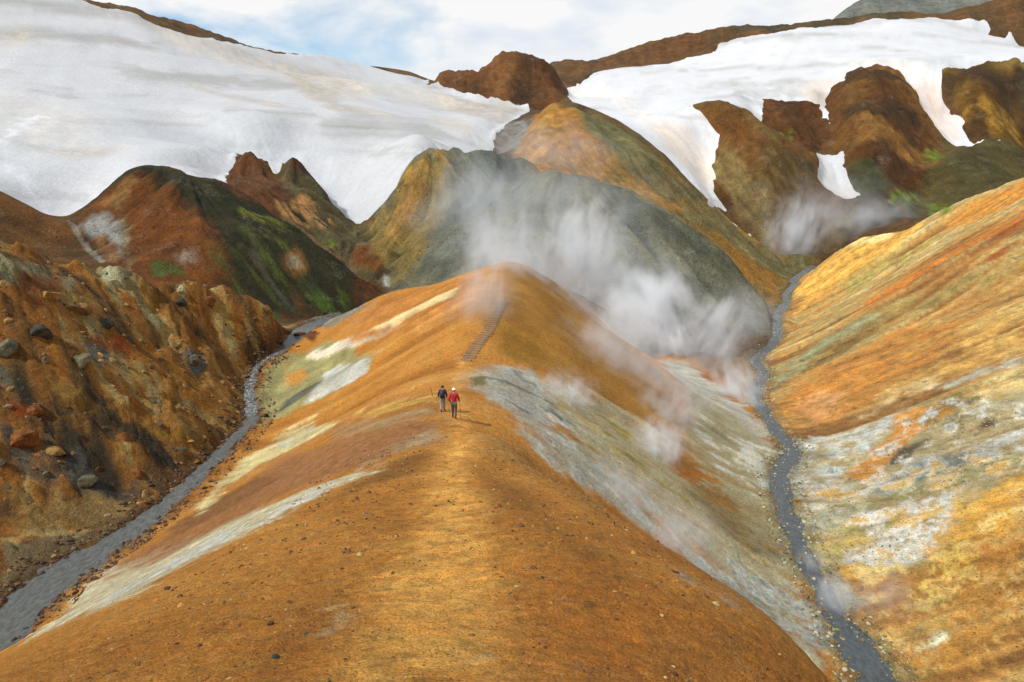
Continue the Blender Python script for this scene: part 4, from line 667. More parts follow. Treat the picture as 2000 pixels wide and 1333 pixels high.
  ([(20.0,35.9),(20.36,33.4),(23.11,31.9),(22.13,31.1),(19.21,32.1)],'8A8248',0.48999999999999994,1.38,0.2,0.8,0.5),
  ([(25.58,62.75),(32.91,62.75),(39.44,62.5),(42.85,57.8),(36.93,46.6),(30.95,47.8),(25.9,48.2),(20.68,46.1)],'D6D2C6',0.5,1.4,0.1,0.85,1.1),
  ([(25.58,62.75),(32.91,62.75),(39.44,62.5),(42.85,57.8),(36.93,46.6),(30.95,47.8),(25.9,48.2),(20.68,46.1)],'6A6A58',0.4,1.2,0.1,0.75,1.8),
  ([(23.21,54.4),(28.6,53.8),(36.39,50.9),(35.93,45.2),(30.56,44.3),(25.26,40.5),(20.99,42.0)],'C89E50',0.5,1.4,0.1,0.8,1.3),
  ([(22.68,41.5),(27.04,41.0),(33.59,44.1),(33.81,40.1),(25.71,28.9),(19.54,31.8),(19.8,36.7)],'E0C07A',0.6,1.6,0.1,0.75,1.2),
  ([(23.18,39.4),(28.08,40.2),(33.0,41.0),(25.71,28.9),(20.38,31.5)],'945A22',0.6,1.6,0.1,0.7,1.5),
  ([(68.0,248.0),(73.7,247.5),(77.5,237.0),(79.9,227.0),(79.7,220.0),(71.2,229.8),(68.3,238.0)],'8A7648',2.0,2.5,0.5,0.9,0),
  ([(63.9,267.0),(71.9,263.0),(77.2,255.5),(84.6,245.2),(81.9,241.5),(73.6,254.8),(65.0,263.0)],'7A4C22',1.5,2.0,0.4,0.8,0),
  ([(82.4,243.2),(96.1,248.0),(101.9,244.0),(97.6,235.8),(87.5,231.0),(81.4,233.8)],'6B5A36',2.0,2.0,0.4,0.8,0),
  ([(89.5,244.0),(101.2,247.2),(101.6,243.0),(97.1,242.8)],'4A4436',1.0,1.5,0.4,0.8,0),
  ([(87.9,250.2),(101.2,270.0),(104.1,270.0),(92.5,253.2),(87.6,248.2)],'6E8C26',0.9,1.2,0.1,0.95,0.2),
  ([(121.7,278.0),(128.1,268.0),(147.2,272.0),(147.3,268.0),(126.3,255.5),(119.1,267.0)],'46341F',1.2,2.0,0.4,0.8,0),
  ([(132.2,298.0),(138.8,293.0),(148.5,289.0),(149.1,285.0),(134.0,282.0),(128.0,290.0)],'4A3A26',1.0,1.2,0.3,0.8,0),
  ([(120.9,263.0),(129.3,254.2),(145.0,255.5),(138.9,243.8),(125.1,244.2),(118.3,252.0)],'8A6230',1.5,2.0,0.5,0.8,0),
  ([(113.2,249.0),(119.6,243.0),(120.9,233.8),(112.4,228.8),(108.9,235.5)],'46482C',1.5,2.0,0.3,0.85,0),
  ([(169.3,298.0),(190.9,297.0),(209.5,298.0),(202.5,286.0),(184.9,283.0),(165.1,285.0)],'48341F',1.2,2.0,0.4,0.9,0),
  ([(166.1,273.0),(174.5,272.0),(186.8,275.0),(180.4,261.0),(167.3,261.0)],'A87F36',2.0,2.5,0.4,0.9,0),
  ([(195.6,293.0),(199.9,292.0),(191.6,276.0),(189.7,280.0)],'4E4636',1.2,1.5,0.4,0.8,0),
  ([(117.2,229.0),(124.3,233.8),(129.7,234.5),(122.6,226.5),(116.5,225.5)],'6E8428',0.9,1.2,0.1,0.95,0.5),
  ([(141.2,255.0),(148.1,258.0),(144.1,247.5),(139.8,248.8)],'6A7A2A',0.9,1.2,0.1,0.9,0.4),
  ([(131.3,231.0),(136.1,228.2),(81.2,135.8),(127.7,222.8)],'6C7E2C',0.9,1.0,0.1,0.9,0.4),
  ([(103.0,236.8),(108.0,233.0),(106.1,227.8),(99.6,231.2)],'7A8030',1.2,1.5,0.1,0.8,0.5),
  ([(64.3,235.2),(78.6,221.5),(95.1,222.8),(99.2,206.0),(104.9,233.0),(91.5,232.8)],'7D6A48',2.0,2.0,0.4,0.7,0),
  ([(34.9,431.0),(89.4,444.0),(113.2,445.0),(111.5,425.0),(85.6,423.0),(45.2,418.0)],'6A4526',2.0,3.0,0.3,0.8,0),
  ([(119.9,448.0),(150.4,450.0),(186.7,451.0),(223.4,441.0),(222.5,433.0),(178.5,445.0),(145.6,435.0)],'46442E',1.5,2.0,0.3,0.9,0),
  ([(333.8,999.0),(171.0,449.0),(180.7,451.0),(164.4,439.0)],'5C5C34',1.0,1.5,0.3,0.8,0),
  ([(-6.8,246.8),(0.0,263.0),(6.1,252.8),(1.5,216.2),(-3.8,217.5)],'8A8680',2.0,2.0,0.3,0.9,0),
 ],
 'dirt_shade': [
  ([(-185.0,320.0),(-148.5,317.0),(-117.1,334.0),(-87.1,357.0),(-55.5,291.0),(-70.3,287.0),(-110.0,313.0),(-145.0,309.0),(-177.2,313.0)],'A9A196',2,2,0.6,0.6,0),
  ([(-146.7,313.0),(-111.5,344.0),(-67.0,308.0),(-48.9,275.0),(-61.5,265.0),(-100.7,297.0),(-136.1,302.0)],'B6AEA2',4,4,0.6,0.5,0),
  ([(-125.9,174.0),(-108.6,166.8),(-99.7,167.0),(-92.8,169.2),(-91.8,175.8),(-96.5,180.2),(-105.5,173.2),(-122.3,177.5)],'ADA89F',3,4,0.3,0.75,0),  # shading of a step in the snow, painted as a darker strip
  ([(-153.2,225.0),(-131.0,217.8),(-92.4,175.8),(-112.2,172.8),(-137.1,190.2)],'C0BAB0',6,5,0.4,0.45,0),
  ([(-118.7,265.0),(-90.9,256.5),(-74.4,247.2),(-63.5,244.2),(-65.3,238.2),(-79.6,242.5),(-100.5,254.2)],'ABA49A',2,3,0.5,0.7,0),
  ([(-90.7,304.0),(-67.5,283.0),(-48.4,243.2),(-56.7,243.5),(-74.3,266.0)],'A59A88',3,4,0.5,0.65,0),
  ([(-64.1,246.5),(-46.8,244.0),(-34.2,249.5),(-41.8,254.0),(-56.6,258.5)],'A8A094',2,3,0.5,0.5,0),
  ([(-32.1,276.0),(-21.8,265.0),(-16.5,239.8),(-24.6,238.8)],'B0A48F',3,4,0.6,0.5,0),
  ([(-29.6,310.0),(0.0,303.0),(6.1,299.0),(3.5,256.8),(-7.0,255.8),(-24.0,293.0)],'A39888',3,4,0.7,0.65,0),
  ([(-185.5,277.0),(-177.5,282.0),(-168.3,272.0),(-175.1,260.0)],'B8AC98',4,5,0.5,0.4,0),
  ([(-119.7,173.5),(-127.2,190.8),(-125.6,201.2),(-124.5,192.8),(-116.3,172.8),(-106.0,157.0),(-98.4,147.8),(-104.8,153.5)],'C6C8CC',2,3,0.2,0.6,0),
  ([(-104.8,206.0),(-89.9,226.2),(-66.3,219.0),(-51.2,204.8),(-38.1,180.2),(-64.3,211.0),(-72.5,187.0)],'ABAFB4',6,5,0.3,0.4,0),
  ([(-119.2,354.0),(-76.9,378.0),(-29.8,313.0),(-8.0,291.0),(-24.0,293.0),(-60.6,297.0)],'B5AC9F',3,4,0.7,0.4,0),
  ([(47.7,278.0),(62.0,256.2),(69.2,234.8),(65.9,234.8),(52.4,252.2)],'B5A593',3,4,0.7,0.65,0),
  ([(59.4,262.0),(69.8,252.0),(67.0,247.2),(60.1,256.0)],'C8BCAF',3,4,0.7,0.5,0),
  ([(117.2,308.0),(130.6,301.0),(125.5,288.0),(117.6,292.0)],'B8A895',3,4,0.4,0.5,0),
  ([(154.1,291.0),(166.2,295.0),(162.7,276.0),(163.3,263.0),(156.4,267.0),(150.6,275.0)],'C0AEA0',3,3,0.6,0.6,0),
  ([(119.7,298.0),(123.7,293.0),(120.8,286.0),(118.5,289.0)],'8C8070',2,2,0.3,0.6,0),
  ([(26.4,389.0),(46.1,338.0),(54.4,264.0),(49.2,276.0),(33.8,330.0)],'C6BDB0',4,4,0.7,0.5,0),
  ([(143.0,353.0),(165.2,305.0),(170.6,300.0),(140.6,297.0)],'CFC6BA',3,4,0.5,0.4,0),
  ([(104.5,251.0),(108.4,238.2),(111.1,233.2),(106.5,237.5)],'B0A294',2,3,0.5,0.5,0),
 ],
 'steps': [(-3.87,58.0),(-3.6,58.49),(-3.45,59.72),(-3.06,61.69),(-2.64,63.54),(-2.14,65.38),(-1.78,68.18),(-1.24,71.38),(-0.85,73.56)],
 'stake': (-5.33,46.7),
 'hikers': [(-3.35,39.8),(-4.14,41.2)],
 'path': [(-0.71,8),(-1.22,13),(-1.92,20),(-2.52,29),(-2.88,35),(-3.34,40),(-3.83,48),(-3.91,58),(-2.64,66),(-1.33,74),(-0.59,82),(0.0,90)],
 'bar': [(-22.72,28.9),(-23.33,33.2),(-21.61,36.0),(-20.8,39.6),(-18.77,37.1),(-14.69,25.0),(-11.86,17.4),(-11.22,15.1)],
 'crust': [(23.21,54.4),(33.51,64.0),(40.02,63.5),(41.86,56.3),(36.16,47.9),(29.51,45.3),(25.74,41.4),(22.43,42.3),(20.68,46.1)],
 'boulders': [(-38.93,59.7,1.6,'tan','big orange-tan block with a pointed top at the upper left of the rocky slope'),(-37.65,61.25,1.5,'tan','rounded yellow-tan block right of the pointed orange block'),(-39.5,71.25,0.9,'cream','cream boulder on the top edge of the rocky slope below the white patch'),(-35.65,76.5,0.55,'cream','pale yellow boulder on the top edge of the rocky slope'),(-31.39,68.75,1.0,'grey','grey-green boulder in the middle of the ochre scree tongue'),(-25.74,47.2,0.85,'tan','big round tan boulder close to the left stream'),(-29.08,45.8,0.9,'grey','round grey boulder in the dark rubble low on the slope'),(-36.96,55.4,1.3,'dark','black block jutting from the left edge of the rocky slope'),(-35.94,62.25,1.1,'dark','dark block with a pale top high on the rocky slope'),(-34.21,55.5,1.1,'grey','blue-grey boulder below the rust patch on the slope'),(-33.3,46.4,1.2,'rust','orange-rust block at the left margin above the dark rubble'),(-31.64,47.2,1.1,'tan','orange-tan block right of the rust block at the left margin'),(-34.07,49.2,1.0,'rust','rust red block with dark stains at the left margin'),(-37.57,52.4,1.2,'grey','grey-olive block at the far left margin of the slope'),(-26.96,48.7,0.7,'rust','rust boulder just above the big round tan boulder'),(-26.53,87.75,1.3,'brown','long dark rust rock overhanging the head of the cascade'),(-27.71,83.5,1.0,'brown','dark rust rock left of the overhanging one at the cascade'),(-33.36,78.25,1.0,'rust','rust knob on the right crest of the rocky slope'),(-28.9,83.25,1.1,'tan','tan knob at the right end of the rocky crest'),(-35.44,75.75,0.9,'dark','dark knob below the pale yellow boulder'),(-24.5,65.0,0.45,'tan','pale tan boulder at the foot of the cascade'),(-23.42,57.1,0.35,'brown','brown boulder at the stream edge below the cascade'),(-23.7,56.1,0.5,'brown','low brown slab on the far bank opposite the cream streak'),(-4.13,12.0,0.1,'brown','dark brown stone at the top of the rusty patch on the lower left crest'),(-3.97,10.6,0.11,'brown','round brown stone at the left of the rusty patch on the lower left crest'),(-3.17,9.9,0.1,'dark','dark angular stone between the rusty patch and the pale gravel'),(-3.29,8.9,0.11,'dark','dark stone near the bottom edge left of the path'),(-3.69,11.4,0.09,'rust','rust-brown stone in the middle of the rusty patch'),(1.84,11.4,0.07,'brown','small brown stone right of the path low on the crest'),(0.4,13.8,0.04,'brown','tiny dark stone at the right edge of the path'),(2.41,12.2,0.05,'dark','small dark stone on the dark right flank of the crest'),(21.29,40.2,0.55,'tan','small orange-brown boulder beside the right stream'),(19.7,44.4,0.5,'tan','orange rock on the left bank of the right stream')],
 'steam': [(-1.95,110,-7.65,10.96,8.25,10.35,0,1.56,2.75,'diffuse steam cloud rising behind the ridge top'),(11.9,120,-7.08,9.96,8.23,11.29,0.2,2.02,2.75,'white steam cloud in front of the grey dome'),(4.0,142,-3.92,33.02,19.47,17.29,0,0.92,2.25,'thin steam veil over the grey dome'),(19.14,101,-16.6,10.62,7.79,9.5,-0.5,4.14,2.75,'dense white steam billow right of the ridge'),(22.54,99,-20.67,4.38,3.61,4.93,-0.4,3.68,2.75,'dense white steam at the vent below the billow'),(29.64,104,-19.85,5.53,5.26,8.06,0.5,2.39,2.75,'slanting steam plume right of the dense billow'),(35.69,112,-19.07,9.92,6.72,7.44,0,0.74,2.5,'thin steam over the foot of the grey dome'),(26.57,82,-22.88,4.36,3.62,4.99,-0.3,2.76,3.0,'steam puff above the bend of the right stream'),(27.02,78,-24.59,2.25,2.54,4.32,-0.3,2.39,2.75,'narrow white steam column beside the right stream'),(25.56,71,-24.94,1.41,1.46,2.36,0,1.47,2.75,'steam wisp at the vent by the right stream'),(4.36,56,-16.18,3.72,2.64,3.1,0,1.66,3.0,'steam puff over the white crust patch'),(9.49,70,-16.08,6.98,6.0,8.53,0.4,1.1,2.5,'thin steam on the right flank of the ridge'),(11.63,53,-19.03,3.23,2.5,3.23,0,2.02,3.0,'steam puff low on the right flank'),(14.29,62,-18.97,4.8,3.45,4.12,0.3,1.29,2.75,'faint steam halfway down the right flank'),(7.04,41,-18.08,4.31,2.72,2.72,0.5,1.01,2.75,'steam drifting behind the crest shoulder'),(8.67,34,-17.24,3.76,2.33,2.26,0.5,0.83,2.75,'mist drifting lower down behind the crest shoulder'),(19.24,38.5,-23.45,1.71,1.65,2.56,-0.5,1.38,2.5,'mist over the right stream'),(19.78,43,-23.98,1.67,1.47,2.14,-0.3,0.74,2.5,'thin mist higher up the right stream'),(21.73,38,-23.64,4.21,2.85,3.16,0,0.64,2.25,'thin haze over the brown hollow on the lower slope'),(84.72,216,-10.47,13.15,10.65,14.35,0.3,2.39,2.75,'white steam column in the far right valley'),(104.96,216,-6.71,22.72,12.68,10.04,0,1.01,2.5,'thin steam over the far right valley floor'),(101.08,232,-4.79,35.96,19.89,15.41,0,0.74,2.5,'broad faint steam in the far right valley'),(-16.55,86,-15.91,8.57,4.5,3.05,-0.4,0.55,2.5,'faint steam on the left flank of the ridge'),(-2.77,70,-10.13,5.04,4.8,7.36,0.2,0.83,2.5,'steam drifting over the timber steps'),(0.0,86,-8.42,8.09,5.34,5.71,0,1.1,2.5,'steam veiling the ridge top'),(11.53,196,10.63,26.04,14.7,11.94,0.2,0.64,2.5,'thin steam on the orange hill'),(-7.37,150,-2.06,13.29,11.57,16.61,0.2,0.83,2.5,'thin steam on the left face of the grey dome'),(6.39,88,-16.28,14.61,11.31,14.61,0.5,0.87,3.75,'thin steam streaming up the right flank towards the ridge top'),(12.42,70,-19.26,11.62,7.8,8.53,0.6,1.1,3.75,'wispy steam over the middle of the right flank'),(4.45,104,-10.18,19.57,12.48,12.67,0.3,0.64,3.75,'broad steam veil behind the ridge top'),(14.43,112,-12.57,14.88,11.04,13.64,0.3,0.92,3.75,'steam drifting between the two white clouds'),(26.96,92,-21.13,9.17,6.31,7.13,0.4,0.74,3.75,'thin steam over the bend of the right stream')],
 'short': ['pointed orange-tan block','rounded yellow-tan block','cream boulder','pale yellow boulder','grey-green boulder in the scree tongue','big round tan boulder','round grey boulder','black block at the left edge','pale-topped dark block','blue-grey boulder','orange-rust block','orange-tan block at the margin','rust red stained block','grey-olive block','rust boulder over the round one','overhanging rust rock','dark rust rock by the cascade','rust knob on the crest','tan knob at the crest end','dark knob on the crest','pale boulder at the cascade foot','brown boulder at the water','low brown slab'],
}

near, far = build_terrain(DATA)
def H(x, y): return sample(near, far, 'z', np.atleast_1d(np.asarray(x, float)), np.atleast_1d(np.asarray(y, float)))

# ---------------------------------------------------------------- materials
def material(name):
    m = bpy.data.materials.new(name); m.use_nodes = True; t = m.node_tree
    b = t.nodes['Principled BSDF']; return m, t, b
def mathn(t, op, a, b=None):
    n = t.nodes.new('ShaderNodeMath'); n.operation = op
    for i, v in enumerate((a, b)):
        if v is None: continue
        if isinstance(v, (int, float)): n.inputs[i].default_value = v
        else: t.links.new(v, n.inputs[i])
    return n.outputs[0]
def noise(t, vec, scale, detail=4, rough=.55, kind='FBM'):
    n = t.nodes.new('ShaderNodeTexNoise'); n.noise_type = kind; setin(n, Scale=scale, Detail=detail, Roughness=rough); t.links.new(vec, n.inputs['Vector']); return n.outputs['Fac']
def maprange(t, v, a, b, c, d):
    n = t.nodes.new('ShaderNodeMapRange'); setin(n, **{'From Min': a, 'From Max': b, 'To Min': c, 'To Max': d}); t.links.new(v, n.inputs['Value']); return n.outputs[0]
def attr(t, name):
    n = t.nodes.new('ShaderNodeAttribute'); n.attribute_name = name; return n
def mixc(t, fac, a, b, mode='MIX'):
    n = t.nodes.new('ShaderNodeMix'); n.data_type = 'RGBA'; n.blend_type = mode
    for i, v in ((0, fac), (6, a), (7, b)):
        if isinstance(v, (int, float)): n.inputs[i].default_value = v
        elif isinstance(v, tuple): n.inputs[i].default_value = v
        else: t.links.new(v, n.inputs[i])
    return n.outputs[2]
def grey(t, v):
    n = t.nodes.new('ShaderNodeCombineColor')
    for i in range(3): t.links.new(v, n.inputs[i])
    return n.outputs[0]
def bump(t, h, dist, strength=1., nrm=None):
    n = t.nodes.new('ShaderNodeBump'); n.inputs['Strength'].default_value = strength; n.inputs['Distance'].default_value = dist
    t.links.new(h, n.inputs['Height'])
    if nrm is not None: t.links.new(nrm, n.inputs['Normal'])
    return n.outputs[0]

def earth_material(name, s1, s2, dist, stk=.5, c2=(.80, 1.18)):
    """Weathered loose earth: the surveyed colour, broken by grains, flakes and downslope wash (s1, s2 = noise scales per metre)."""
    m, t, b = material(name); pos = t.nodes.new('ShaderNodeNewGeometry').outputs['Position']
    a = attr(t, 'albedo').outputs['Color']
    mpn = t.nodes.new('ShaderNodeMapping'); mpn.inputs['Scale'].default_value = (.085 * s1, .55 * s1, .12 * s1); t.links.new(pos, mpn.inputs['Vector'])
    n1 = noise(t, pos, s1, 9, .68); n2 = noise(t, pos, s2, 6, .7); n3 = noise(t, mpn.outputs[0], 1., 7, .62); n4 = noise(t, pos, s1 * .42, 10, .72)
    f = mathn(t, 'MULTIPLY', maprange(t, n1, .32, .68, .70, 1.26), maprange(t, n2, .34, .66, *c2))
    f = mathn(t, 'MULTIPLY', f, maprange(t, n3, .32, .68, 1 - .30 * stk, 1 + .30 * stk))
    c = mixc(t, 1., a, grey(t, f), 'MULTIPLY')
    hue = noise(t, pos, s1 * .3, 4, .6)
    c = mixc(t, 1., c, mixc(t, maprange(t, hue, .36, .64, 0, 1), (1.06, .97, .86, 1), (.96, 1.02, 1.06, 1)), 'MULTIPLY')
    # pale mineral flakes and dark flecks where the bump is low
    pale = mathn(t, 'MULTIPLY', maprange(t, n4, .56, .66, 0, 1), maprange(t, n2, .44, .56, 0, 1))
    dark = mathn(t, 'MULTIPLY', maprange(t, n4, .45, .36, 0, 1), maprange(t, n1, .52, .42, 0, 1))
    c = mixc(t, mathn(t, 'MULTIPLY', pale, .38), c, mixc(t, .45, a, (.62, .55, .40, 1)))
    c = mixc(t, mathn(t, 'MULTIPLY', dark, .62), c, mixc(t, .78, a, (.035, .028, .02, 1)))
    vo = t.nodes.new('ShaderNodeTexVoronoi'); vo.inputs['Scale'].default_value = s2 * .55; t.links.new(pos, vo.inputs['Vector'])
    sel = t.nodes.new('ShaderNodeSeparateColor'); t.links.new(vo.outputs['Color'], sel.inputs[0])
    spk = mathn(t, 'MULTIPLY', maprange(t, vo.outputs['Distance'], .32, .16, 0, 1), mathn(t, 'GREATER_THAN', sel.outputs[0], .78))
    spk = mathn(t, 'MULTIPLY', spk, maprange(t, n1, .40, .56, .1, 1))
    c = mixc(t, mathn(t, 'MULTIPLY', spk, .62), c, (.05, .034, .022, 1))
    t.links.new(c, b.inputs['Base Color'])
    setin(b, Roughness=.93); b.inputs['Specular IOR Level'].default_value = .2
    h = mathn(t, 'ADD', mathn(t, 'ADD', n1, mathn(t, 'MULTIPLY', n2, .45)), mathn(t, 'ADD', mathn(t, 'MULTIPLY', spk, .25), mathn(t, 'MULTIPLY', n3, .5 * stk)))
    t.links.new(bump(t, h, dist), b.inputs['Normal'])
    return m
M_near = earth_material('loose ochre earth', 4., 22., .24, .12, (.55, 1.38))
M_mid = earth_material('weathered altered ground', 1.5, 8., .34, .75, (.66, 1.28))
M_far = earth_material('weathered hillside', .35, 2.4, 1.8, .7, (.66, 1.28))

M_rocky = earth_material('altered crumbling rock', 2.4, 9., .5, .1, (.58, 1.34))
def snow_material():
    m, t, b = material('old firn snow'); pos = t.nodes.new('ShaderNodeNewGeometry').outputs['Position']
    a = attr(t, 'albedo').outputs['Color']
    n1 = noise(t, pos, .9, 6, .65); n2 = noise(t, pos, .12, 6, .6); n3 = noise(t, pos, 3.5, 3, .6)
    f = mathn(t, 'MULTIPLY', maprange(t, n1, .3, .7, .93, 1.05), maprange(t, n2, .3, .7, .95, 1.04))
    t.links.new(mixc(t, 1., a, grey(t, f), 'MULTIPLY'), b.inputs['Base Color'])
    setin(b, Roughness=.75); b.inputs['Specular IOR Level'].default_value = .3
    h = mathn(t, 'ADD', n1, mathn(t, 'MULTIPLY', n3, .35))
    t.links.new(bump(t, h, .22), b.inputs['Normal']); return m
M_snow = snow_material()

def water_material(name, col, foam):
    m, t, b = material(name); pos = t.nodes.new('ShaderNodeNewGeometry').outputs['Position']
    w = attr(t, 'foam').outputs['Fac']
    mw = t.nodes.new('ShaderNodeMapping'); mw.inputs['Scale'].default_value = (1.5, .6, 1); t.links.new(pos, mw.inputs['Vector'])
    n1 = noise(t, mw.outputs[0], 3.0, 6, .7); n2 = noise(t, mw.outputs[0], 12., 4, .65)
    k = mathn(t, 'ADD', w, mathn(t, 'SUBTRACT', mathn(t, 'ADD', mathn(t, 'MULTIPLY', n1, .8), mathn(t, 'MULTIPLY', n2, .5)), .65))
    fo = maprange(t, k, .22, .46, 0, .9)
    shade = mixc(t, maprange(t, n1, .35, .65, 0, 1), tuple(v * .62 for v in col) + (1,), tuple(v * 1.3 for v in col) + (1,))  # ripple glints painted into the water colour, beside the real foam
    t.links.new(mixc(t, fo, shade, foam + (1,)), b.inputs['Base Color'])
    t.links.new(maprange(t, fo, 0, 1, .07, .6), b.inputs['Roughness'])
    b.inputs['IOR'].default_value = 1.33
    t.links.new(bump(t, mathn(t, 'ADD', n1, mathn(t, 'MULTIPLY', n2, .5)), .035), b.inputs['Normal']); return m
M_water = water_material('silty meltwater', (.105, .11, .10), (.80, .81, .82))
M_water2 = water_material('dark mineral stream', (.062, .074, .078), (.60, .62, .61))

# ---------------------------------------------------------------- the ground mesh: rings around the viewpoint, finest in the valley
az = np.concatenate([np.linspace(-40, 40, 761)[:-1], np.linspace(40, 320, 91)[:-1]]); az = np.radians(az); NA = len(az)
rr = [1.2]
while rr[-1] < 1480:
    r = rr[-1]; rr.append(r + (r * .03 if r < 7 else r * .0075 if r < 25 else r * .0056 if r < 95 else .54 if r < 330 else r * .02))
rr = np.array(rr); NR = len(rr)
RR, AA = np.meshgrid(rr, az, indexing='ij'); GX = (RR * np.sin(AA)).ravel(); GY = (RR * np.cos(AA)).ravel()
inside = (GX > -755) & (GX < 895) & (GY > -195) & (GY < 1555)
GZ = sample(near, far, 'z', np.clip(GX, -755, 895), np.clip(GY, -195, 1555))
i, j = np.meshgrid(np.arange(NR - 1), np.arange(NA), indexing='ij'); j2 = (j + 1) % NA
QUADS = np.stack([i * NA + j, i * NA + j2, (i + 1) * NA + j2, (i + 1) * NA + j], -1).reshape(-1, 4)[:, ::-1]
QX = GX[QUADS].mean(1); QY = GY[QUADS].mean(1)
GR = np.hypot(GX, GY)
# fine relief of the loose ground close to the viewer
nr = GR < 70
fine = np.zeros_like(GZ)
xs, ys = GX[nr], GY[nr]
fine[nr] = (.06 * fbm(xs, ys, .9, 4, 200) + .05 * ridged(xs, ys * 1.9, .42, 4, 210) * np.clip(1.3 - GR[nr] / 40, 0, 1)) * np.clip(GR[nr] / 12, .4, 1)
# broken ledges on the rocky slope, crags on the far outcrops
for zname, a in (('rocky_slope', 0), ('rock_outcrop', 1), ('finger_ridge', .45), ('dark_knob', .8), ('brown_buttress', 1), ('tan_hillside', .8), ('horned_outcrop', .6), ('mossy_mound', .25), ('orange_hill', .25), ('grey_dome', .12)):
    poly = DATA['zones'][zname]; p = np.asarray(poly); q = np.nonzero((GX > p[:, 0].min()) & (GX < p[:, 0].max()) & (GY > p[:, 1].min()) & (GY < p[:, 1].max()))[0]
    x, y = GX[q], GY[q]; w = sstep(0, 4, poly_sd(x, y, poly))
    if zname == 'rocky_slope':
        d1, d2, cid = cells(x + .5 * fbm(x, y, 1.5, 3, 701), y + .5 * fbm(x, y, 1.5, 3, 702), 1.1, 703)
        led = fbm(x, y, 3.2, 3, 704); k = sstep(-.3, .25, fbm(x, y, 7, 3, 66))
        fine[q] += w * (.15 + .85 * k) * (.26 * ridged(x, y, 2.0, 5, 705) + .30 * sstep(0, .14, d2 - d1) * (cid - .2) + .34 * np.round(led * 6) / 6)
    else: fine[q] += w * a * (1.3 * ridged(x, y, 6., 5, 710) + 1.1 * np.round(fbm(x, y, 9., 4, 715) * 6) / 6)
q = np.nonzero((GR > 285) & (GR < 900))[0]; fine[q] += sstep(285, 340, GR[q]) * (1.6 * (ridged(GX[q], GY[q], 16., 4, 720) - 1) + .5 * (fbm(GX[q], GY[q], 4., 3, 725) - .6))
GZ = GZ + fine

STREAK = sample(near, far, 'streak', GX, GY, False); BAND = sample(near, far, 'band', GX, GY, False)
NX = GX + .7 * GZ; NY = GY - .8 * GZ                          # noise that does not smear down steep faces
NOI = fbm(GX, GY, 7., 5, 300) * sstep(230, 60, GR) + fbm(GX, GY, 28., 5, 310) * sstep(60, 230, GR)
NOI4 = np.zeros_like(GX); _q = GR < 130; NOI4[_q] = fbm(NX[_q], NY[_q], .6, 3, 360, .7)
NOI3 = fbm(NX, NY, .7, 3, 340) * sstep(70, 30, GR) + fbm(NX, NY, 2.6, 3, 350) * sstep(30, 70, GR)
STREAK = STREAK * sstep(9, 42, GR); BAND = BAND * sstep(6, 30, GR)
NOI2 = fbm(NX, NY, 2.2, 4, 320) * sstep(150, 40, GR) + fbm(NX, NY, 9., 4, 330) * sstep(40, 150, GR)

ZS = sample(near, far, 'z0', np.clip(GX, -755, 895), np.clip(GY, -195, 1555))
# where snow will lie, the ground below it is planed down so that the snow sheet keeps its own smooth surface
SNOWSD = {}
for key, poly in DATA['snow'].items():
    p = np.asarray(poly); q = np.nonzero((GX > p[:, 0].min() - 8) & (GX < p[:, 0].max() + 8) & (GY > p[:, 1].min() - 8) & (GY < p[:, 1].max() + 8))[0]
    sd = np.full(len(GX), -99.); sd[q] = poly_sd(GX[q], GY[q], poly) + (1.6 if 'rem' not in key else .6) * NOI2[q] + 1.0 * NOI[q] + .9 * NOI3[q]
    SNOWSD[key] = sd; k = sstep(0, 3, sd); GZ = np.where(sd > 0, GZ * (1 - k) + np.minimum(GZ, ZS + .5 * NOI - .5) * k, GZ)

def palette(pal, n):
    P = np.array([lin(h) for h in pal.split()]); n = np.clip(n, 0, 1) * (len(P) - 1); k = np.minimum(n.astype(int), len(P) - 2); f = (n - k)[:, None]
    return P[k] * (1 - f) + P[k + 1] * f

def paint(col, lst, gain):
    for poly, hx, soft, warp, stk, op, spot in lst:
        p = np.asarray(poly); m = warp * 2 + soft * 2 + 1
        q = (GX > p[:, 0].min() - m) & (GX < p[:, 0].max() + m) & (GY > p[:, 1].min() - m) & (GY < p[:, 1].max() + m)
        if not q.any(): continue
        w = warp * (1.5 * NOI[q] + .9 * NOI2[q] + .8 * NOI3[q] + .5 * NOI4[q] + stk * .45 * (STREAK[q] * .6 + BAND[q] * .6))
        a = sstep(-1.0 * soft, 1.0 * soft, poly_sd(GX[q], GY[q], poly) + w)
        if spot: a = a * sstep(-.25 + .35 * spot, .15 + .35 * spot, 1.0 * NOI2[q] + .7 * NOI3[q] + .5 * NOI4[q] + .4 * NOI[q] + .12 * STREAK[q] + .15)
        a = a * np.clip(op + .18 * STREAK[q] * stk, 0, 1)
        tone = 1 + .10 * STREAK[q] * stk + .22 * NOI2[q] + .3 * NOI3[q]
        col[q] = col[q] * (1 - a[:, None]) + lin(hx) * gain * tone[:, None] * a[:, None]
GAIN = .93
n0 = .5 + .20 * BAND + .10 * STREAK + .55 * NOI + .25 * NOI2
COL = palette(DATA['palettes']['mountainside'], n0) * GAIN
ZONE = np.full(len(QUADS), -1); ZN = list(DATA['zones'])
